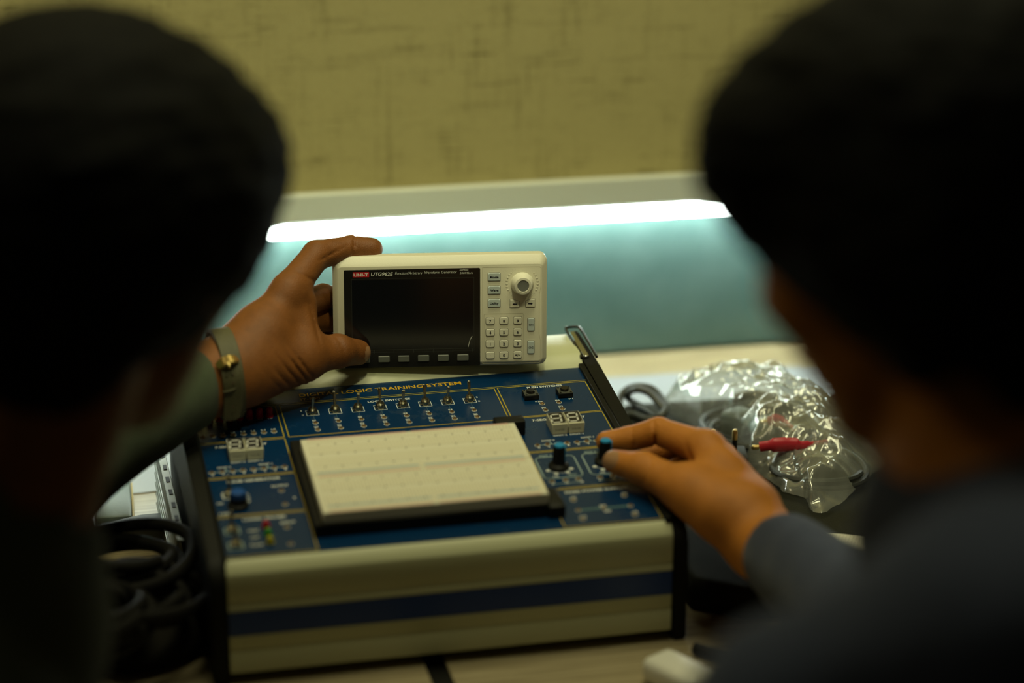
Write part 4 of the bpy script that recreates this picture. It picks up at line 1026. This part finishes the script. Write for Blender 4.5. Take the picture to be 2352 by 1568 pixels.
# legs and stools' worth of support under the two people: trousers down to the floor
def trousers(name_parent, c, yaw, lab):
    c = V3(c); R_ = np.array([[math.cos(yaw), -math.sin(yaw), 0], [math.sin(yaw), math.cos(yaw), 0], [0, 0, 1]])
    g = lambda x, y, z: c+R_@V3((x, y, 0))+V3((0, 0, z-c[2]))
    zt = c[2]; zh = -.30
    def f(P):
        d = sd_cone(P, g(0, 0, zt), g(0, -.02, zh), .125, .135)
        for s in (-1, 1):
            k = smin(sd_cone(P, g(.09*s, 0, zh), g(.12*s, .36, zh+.01), .085, .06), sd_cone(P, g(.12*s, .36, zh), g(.12*s, .33, -ZB+.09), .058, .042), .03)
            k = smin(k, sd_cone(P, g(.12*s, .31, -ZB+.045), g(.12*s, .48, -ZB+.04), .043, .038), .02); d = smin(d, k, .04)
        return d+.002*lump(P, 50)
    lo = c-.65; hi = c+.65; lo[2] = -ZB-.02; hi[2] = zt+.15
    skin_obj('trousers', grow(f, lo, hi, None, 0, .014), [M['trouser']], name_parent)
trousers(PL, l_torso[1][0]-V3((0, 0, .10)), -.4, '')
trousers(PR, r_torso[1][0]-V3((0, 0, .08)), .35, '')
M['case_dark'] = mat('black_pouch_cloth', (.010, .009, .007), .9, spec=.1, bump=.4, bscale=700)

# ------------------------------------------------------------------ things lying right of the trainer
bm = B(); pts = [(.352, .012), (.86, -.030), (.88, .375), (.370, .405)]
cp_ = []
for i in range(4):
    p, q = Vector((*pts[i], 0)), Vector((*pts[(i+1) % 4], 0))
    for k in range(8):
        cp_.append(p.lerp(q, (k+.5)/8))
def ring_(z, s): 
    c_ = Vector((.62, .21, 0)); return [tuple(c_+(p-c_)*s+Vector((0, 0, z))) for p in cp_]
loft(bm, [ring_(-.006, .985), ring_(-.002, 1), ring_(.014, 1), ring_(.0185, .992), ring_(.0200, .975)], cap0=True)
CS = tag(obj('fabric_case', bm, M['case'], angle=60), 'flat black fabric case lying on the desk right of the trainer, under the plastic bag', 'case')
TOP = .0200
def on_case(px, py, h=0): return onz(px, py, TOP+h)
# plug with two brass pins pointing up
pb = on_case(1661, 1092); pax = Vector(RT); pax.z = 0; pax.normalize(); pay = Vector((-pax.y, pax.x, 0))
PG = empty('mains_plug', pb, 'black mains plug standing with two brass pins upward behind the right-hand knuckles', 'plug')
PMx = Matrix(((pax.x, pay.x, 0, pb.x), (pax.y, pay.y, 0, pb.y), (0, 0, 1, pb.z), (0, 0, 0, 1)))
bm = B(); box(bm, (.002, .002, .0105), (.0345, .030, .0208), .0022, 2); obj('plug_body', bm, M['black'], PG, PMx)
for x in (-.0092, .0088):
    bm = B(); lathe(bm, [(0, .0205), (.0021, .0205), (.0021, .0315), (.0022, .0316), (.0022, .0392), (.0014, .0404), (0, .0407)], 16, mis=[0, 0, 0, 1, 1, 1])
    obj('pin', bm, [M['black'], M['brass']], PG, PMx @ T_(x, .002, 0))
# folded black lead left of the bag
def P3(l, h=.008): return [on_case(px, py, h+dh) for px, py, dh in l]
bm = B()
path = [(1438, 975, 0), (1424, 935, .004), (1428, 905, .010), (1455, 888, .016), (1492, 890, .016), (1515, 908, .012), (1530, 935, .008), (1515, 955, .004), (1480, 938, .004), (1450, 920, .004), (1440, 905, .010), (1462, 894, .018), (1490, 902, .016), (1512, 925, .010), (1524, 948, .004), (1490, 962, 0), (1450, 950, 0), (1430, 962, 0), (1450, 985, 0), (1500, 990, 0)]
tube(bm, spline(P3(path, .006), 8), .0032, 10)
tag(obj('folded_cable', bm, M['cable_grey']), 'dark grey cable folded in loops beside the rear right corner of the trainer', 'cable')
bm = B(); tube(bm, spline(P3([(1420, 950, .0), (1460, 940, .0), (1500, 965, .0), (1545, 985, 0), (1600, 1010, 0)], .0035), 8), .0030, 10)
tag(obj('loose_cable', bm, M['cable']), 'black cable running out of the folded loops toward the plastic bag', 'cable')
# bundled leads inside the bag
def coil(name, c, ax_, ay_, n_, r, m_, lab, cat, seed, z0=.004):
    rnd = random.Random(seed); b_ = B(); pts = []
    for i in range(n_*14):
        a = 2*PI*i/14; k = 1+.10*math.sin(a*.37+seed)
        pts.append(Vector(c)+Vector((pax*math.cos(a)*ax_*k+pay*math.sin(a)*ay_*k))+Vector((0, 0, z0+.006*(i/14)*.9+.002*math.sin(a*2+seed))))
    tube(b_, spline(pts, 4), r, 8); return tag(obj(name, b_, M[m_]), lab, cat)
coil('cable_coil', on_case(1750, 1020), .050, .050, 3, .0030, 'cable', 'black test lead coiled inside the clear plastic bag behind the plug', 'cable', 1)
coil('cable_coil', on_case(1880, 1100), .036, .040, 2, .0028, 'cable_grey', 'dark grey lead coiled in the right end of the plastic bag', 'cable', 5)
bm = B(); tube(bm, spline(P3([(1680, 915, .012), (1740, 905, .018), (1800, 925, .020), (1860, 965, .014), (1900, 1010, .008)], .006), 8), .0042, 10); tag(obj('thick_cable', bm, M['cable']), 'thick black cable arching along the rear of the plastic bag', 'cable')
def clip(name, pts, lab):
    b_ = B(); P_ = [on_case(px, py, h) for px, py, h in pts]
    tube(b_, spline(P_, 6), [(.0045, .0062, .0058, .0036, .0024, .0022)[min(5, i*6//(6*(len(P_)-1)+1))] for i in range(6*(len(P_)-1)+1)], 12, flat=.6)
    r_ = empty(name, P_[0], lab, 'test clip'); obj('clip_sleeve', b_, M['red_rubber'], r_)
    b_ = B(); lathe(b_, [(0, 0), (.0022, .001), (.0022, .006), (0, .008)], 12); obj('clip_tip', b_, M['brass'], r_, T_(P_[0]) @ Matrix.Rotation(-PI/2, 4, 'Y'))
clip('test_clip', [(1745, 1026, .030), (1775, 1022, .032), (1815, 1020, .032), (1845, 1022, .031), (1875, 1018, .030), (1900, 1014, .028)], 'red rubber test clip in the front of the plastic bag, right of the plug pins')
clip('test_clip', [(1765, 968, .026), (1785, 966, .028), (1808, 974, .028), (1822, 985, .027)], 'smaller red test clip further back in the plastic bag')
# pale grey rounded blocks in the bag
for (px, py), s, lab in (((1692, 975), (.026, .020, .022), 'pale grey plug shell under the plastic film, nearest the folded cable'), ((1755, 985), (.022, .018, .018), 'pale grey plug shell under the plastic film, left of the smaller red clip')):
    b_ = B(); box(b_, (0, 0, s[2]/2), s, .005, 3); tag(obj('plug_shell', b_, M['grey_box'], None, T_(on_case(px, py+20, .004)) @ Matrix.Rotation(.5, 4, 'Z')), lab, 'plug')
# the crumpled bag
out = [on_case(px, py) for px, py in ((1520, 950), (1545, 925), (1600, 905), (1655, 900), (1720, 900), (1785, 912), (1850, 960), (1920, 985), (1985, 1020), (2034, 1078), (1995, 1112), (1950, 1150), (1926, 1168), (1895, 1192), (1868, 1186), (1848, 1160), (1800, 1145), (1775, 1115), (1735, 1090), (1712, 1075), (1690, 1030), (1640, 1010), (1580, 985))]
oc = spline(out, 8, True); cc = sum(out, Vector())/len(out)
bm = B(); NR = 64; rings = []
def crumple(p):
    q = Vector((p.x, p.y, 0)); h = 0
    for f_, a_ in ((13, .012), (34, .0070), (80, .0026)):
        v = noise.noise(q*f_+Vector((3.1, 7.7, f_))); w = noise.noise(Vector((q.x*f_*.4+q.y*f_*1.2, q.y*f_*.5-q.x*f_*.3, 5)))
        h += a_*(1-abs(v)*3.2)*.6+a_*(1-abs(w)*3)*.5
    return h
for k in range(1, NR+1):
    r_ = k/NR; row = []
    for p in oc:
        q = cc.lerp(p, r_); back_ = max(0, min(1, (q.y-.13)/.16))
        prof_ = (1-r_**3.2); z = .004+prof_*(.016+.022*back_)+crumple(q)*min(1, (1-r_)*6+.18)
        row.append(bm.verts.new((q.x+.003*noise.noise(q*70)*r_, q.y+.003*noise.noise(q*70+Vector((9, 9, 9)))*r_, TOP+max(.0008, z))))
    rings.append(row)
cv = bm.verts.new((cc.x, cc.y, TOP+.042)); m = len(oc)
for i in range(m): bm.faces.new((cv, rings[0][i], rings[0][(i+1) % m]))
for k in range(NR-1):
    for i in range(m): bm.faces.new((rings[k][i], rings[k+1][i], rings[k+1][(i+1) % m], rings[k][(i+1) % m]))
BG = tag(obj('plastic_bag', bm, M['film'], angle=70), 'crumpled clear plastic bag holding coiled leads and red clips on the black case', 'bag')
# loose breadboard in its wrapper at the front of the case
p1, p2 = on_case(1862, 1217, .0085), on_case(2045, 1238, .0085); d_ = (p2-p1); d_.z = 0; d_.normalize(); nrm = Vector((-d_.y, d_.x, 0))
ctr_ = p1-d_*.045+d_*.0825-nrm*.0175; BBM = Matrix(((d_.x, nrm.x, 0, ctr_.x), (d_.y, nrm.y, 0, ctr_.y), (0, 0, 1, TOP), (0, 0, 0, 1)))
PB = empty('loose_breadboard', Vector((ctr_.x, ctr_.y, TOP)), 'narrow cream breadboard strip lying at the front of the black case beside the navy sleeve', 'breadboard')
bm = B(); box(bm, (0, 0, .0043), (.165, .035, .0084), .0004, 1); obj('board_body', bm, M['bb'], PB, BBM)
bm = B(); box(bm, (0, .002, .00858), (.158, .026, .0002)); obj('contact_field', bm, M['bb_holes'], PB, BBM, smooth=False)
bm = B()
g_ = [[bm.verts.new((-.085+.17*i/60, -.018-.034*j/14, TOP*0+.0008+.0075*math.exp(-j*.25)+.0022*abs(noise.noise(Vector((i*.15, j*.6, 2)))))) for i in range(61)] for j in range(15)]
for j in range(14):
    for i in range(60): bm.faces.new((g_[j][i], g_[j+1][i], g_[j+1][i+1], g_[j][i+1]))
obj('plastic_wrapper', bm, M['film'], PB, BBM, angle=70)
# white plug end near the front edge of the desk
wp = onz(1560, 1580, -.006)
WPm = T_(wp) @ Matrix.Rotation(.5, 4, 'Z')
WP = empty('white_connector', wp, 'small white connector lying on the desk at the bottom, in front of the navy sleeve', 'connector')
bm = B(); box(bm, (0, 0, .010), (.030, .052, .0198), .007, 4); obj('connector_body', bm, M['white'], WP, WPm)
bm = B(); tube(bm, [(0, -.025, .0095), (.004, -.032, .0085)], [.0045, .003], 12); obj('strain_relief', bm, M['white'], WP, WPm)
# slack black leads in the shade between the case and the front of the desk
bm = B(); tube(bm, spline([Vector((.335, -.035, -.0012)), Vector((.345, -.045, -.0012)), Vector((.36, -.055, -.0012)), Vector((.395, -.065, -.0012)), Vector((.45, -.060, -.0012)), Vector((.50, -.058, -.0012)), Vector((.54, -.065, -.0012))], 8), .0046, 10)
tag(obj('slack_cable', bm, M['cable_dark']), 'black cable lying on the desk beneath the right wrist', 'cable')

# ------------------------------------------------------------------ things lying left of the trainer
def dk(px, py, h=0): return onz(px, py, -.006+h)
# ribbed metal bracket with slots, standing on edge
SB_a, SB_b = Vector((-.0225, .130, -.006)), Vector((-.0225, .315, -.006))
d_ = (SB_b-SB_a); L_ = d_.length; d_.normalize(); nr = Vector((-d_.y, d_.x, 0))
SBM = Matrix(((1, 0, 0, SB_a.x), (0, 1, 0, SB_a.y), (0, 0, 1, -.006), (0, 0, 0, 1)))    # x away from the wood side, y along, z up
SB = empty('slotted_bracket', SB_a, 'ribbed aluminium bracket with dark slots standing on edge left of the trainer', 'bracket')
bm = B(); box(bm, (0, L_/2, .026), (.0016, L_, .052), .0004, 1)
for z in (.006, .015, .024, .033, .042): 
    box(bm, (-.0016, L_/2, z), (.0022, L_, .0028), .0008, 2)
obj('ribbed_plate', bm, M['alu'], SB, SBM)
bm = B(); box(bm, (.0030, L_/2, .0522), (.0068, L_, .0014), .0004, 1); obj('top_flange', bm, M['alu'], SB, SBM)
for i in range(7):
    bm = B(); box(bm, (.0034, .016+.026*i, .0527), (.0030, .010, .0012)); obj('slot', bm, M['alu_dark'], SB, SBM, smooth=False)
# pale grey shell with yellow trim
c0 = dk(262, 1200); mwb = T_(c0) @ Matrix.Rotation(-.05, 4, 'Z')
GB = empty('grey_enclosure', c0, 'pale blue-grey enclosure with a yellow edge lying behind the grey connector', 'enclosure')
bm = B(); box(bm, (0, .020, .007), (.030, .080, .014), .003, 2); obj('shell', bm, M['grey_box'], GB, mwb)
bm = B(); box(bm, (.0160, .020, .005), (.0016, .080, .010), .0005, 1); obj('edge_trim', bm, M['yellow_edge'], GB, mwb)['label'] = 'yellow edge'
bm = B(); box(bm, (-.028, .020, .006), (.0060, .080, .012), .001, 1); obj('side_clip', bm, M['conn'], GB, mwb)
# grey connector hood
c0 = dk(318, 1238); mwc = T_(c0) @ Matrix.Rotation(.06, 4, 'Z')
CN = empty('cable_connector', c0, 'dark grey ribbed connector hood lying left of the slotted bracket', 'connector')
bm = B(); pf = [(-.034, -.010), (.034, -.010), (.034, .012), (.004, .012), (-.006, .0105), (-.018, .005), (-.030, .0), (-.034, -.002)]
prism(bm, pf, 0, .016); bmesh.ops.bevel(bm, geom=[e for e in bm.edges], offset=.0012, segments=2, affect='EDGES'); obj('hood', bm, M['conn'], CN, mwc)
bm = B()
for i in range(6): box(bm, (-.026+.0042*i, -.004, .0162), (.0014, .011+.0016*i, .0012), .0004, 1)
obj('grip_rib', bm, M['black'], CN, mwc)
bm = B(); lathe(bm, [(0, 0), (.0024, 0), (.0024, .010), (.0018, .011), (0, .011)], 14); obj('thumb_screw', bm, M['alu'], CN, mwc @ T_(-.037, .001, .010) @ Matrix.Rotation(PI/2, 4, 'X'))
# soft black pouch under the leads
pc = V3(dk(300, 1455)); 
def pouch(P):
    q = P-pc; d = sd_ell(q, (0, 0, .012), (.062, .075, .026)); d = smin(d, sd_ell(q, (.035, .035, .018), (.030, .026, .024)), .02); d = smin(d, sd_ell(q, (-.04, .03, .015), (.032, .034, .022)), .02)
    return smax(d+.0035*lump(P, 130)+.0016*lump(P, 330), -q[:, 2]+.0005, .002)
tag(skin_obj('soft_pouch', grow(pouch, pc-V3((.09, .11, .01)), pc+V3((.09, .11, .06)), None, 0, .0025), [M['case_dark']]), 'lumpy black cloth pouch on the desk in front of the grey connector', 'pouch')
# tangled dark leads in front of the connector
for i, (c_, ax_, ay_, n_, r, lab) in enumerate(((dk(285, 1440), .045, .055, 4, .0050, 'thick black lead coiled in front of the grey connector'), (dk(345, 1520), .036, .050, 3, .0046, 'black lead coiled against the left side of the trainer'), (dk(225, 1570), .036, .050, 4, .0052, 'dark brown-black lead coiled beside the olive shirt'))):
    rnd = random.Random(i+3); b_ = B(); pts = []
    for k in range(n_*12):
        a = 2*PI*k/12; s = 1+.22*math.sin(a*.43+i*2)
        pts.append(Vector(c_)+pax*math.cos(a)*ax_*s+pay*math.sin(a)*ay_*s*.8+Vector((0, 0, .042+.006*(k/12)+.004*math.sin(a*1.7+i))))
    tube(b_, spline(pts, 4), r, 9); tag(obj('coiled_lead', b_, M['cable_dark']), lab, 'cable')

# ------------------------------------------------------------------ lift the whole layout to its height above the floor
for o in COL.objects:
    if o.parent is None and o.type in ('MESH', 'EMPTY'):
        o.location.z += ZB
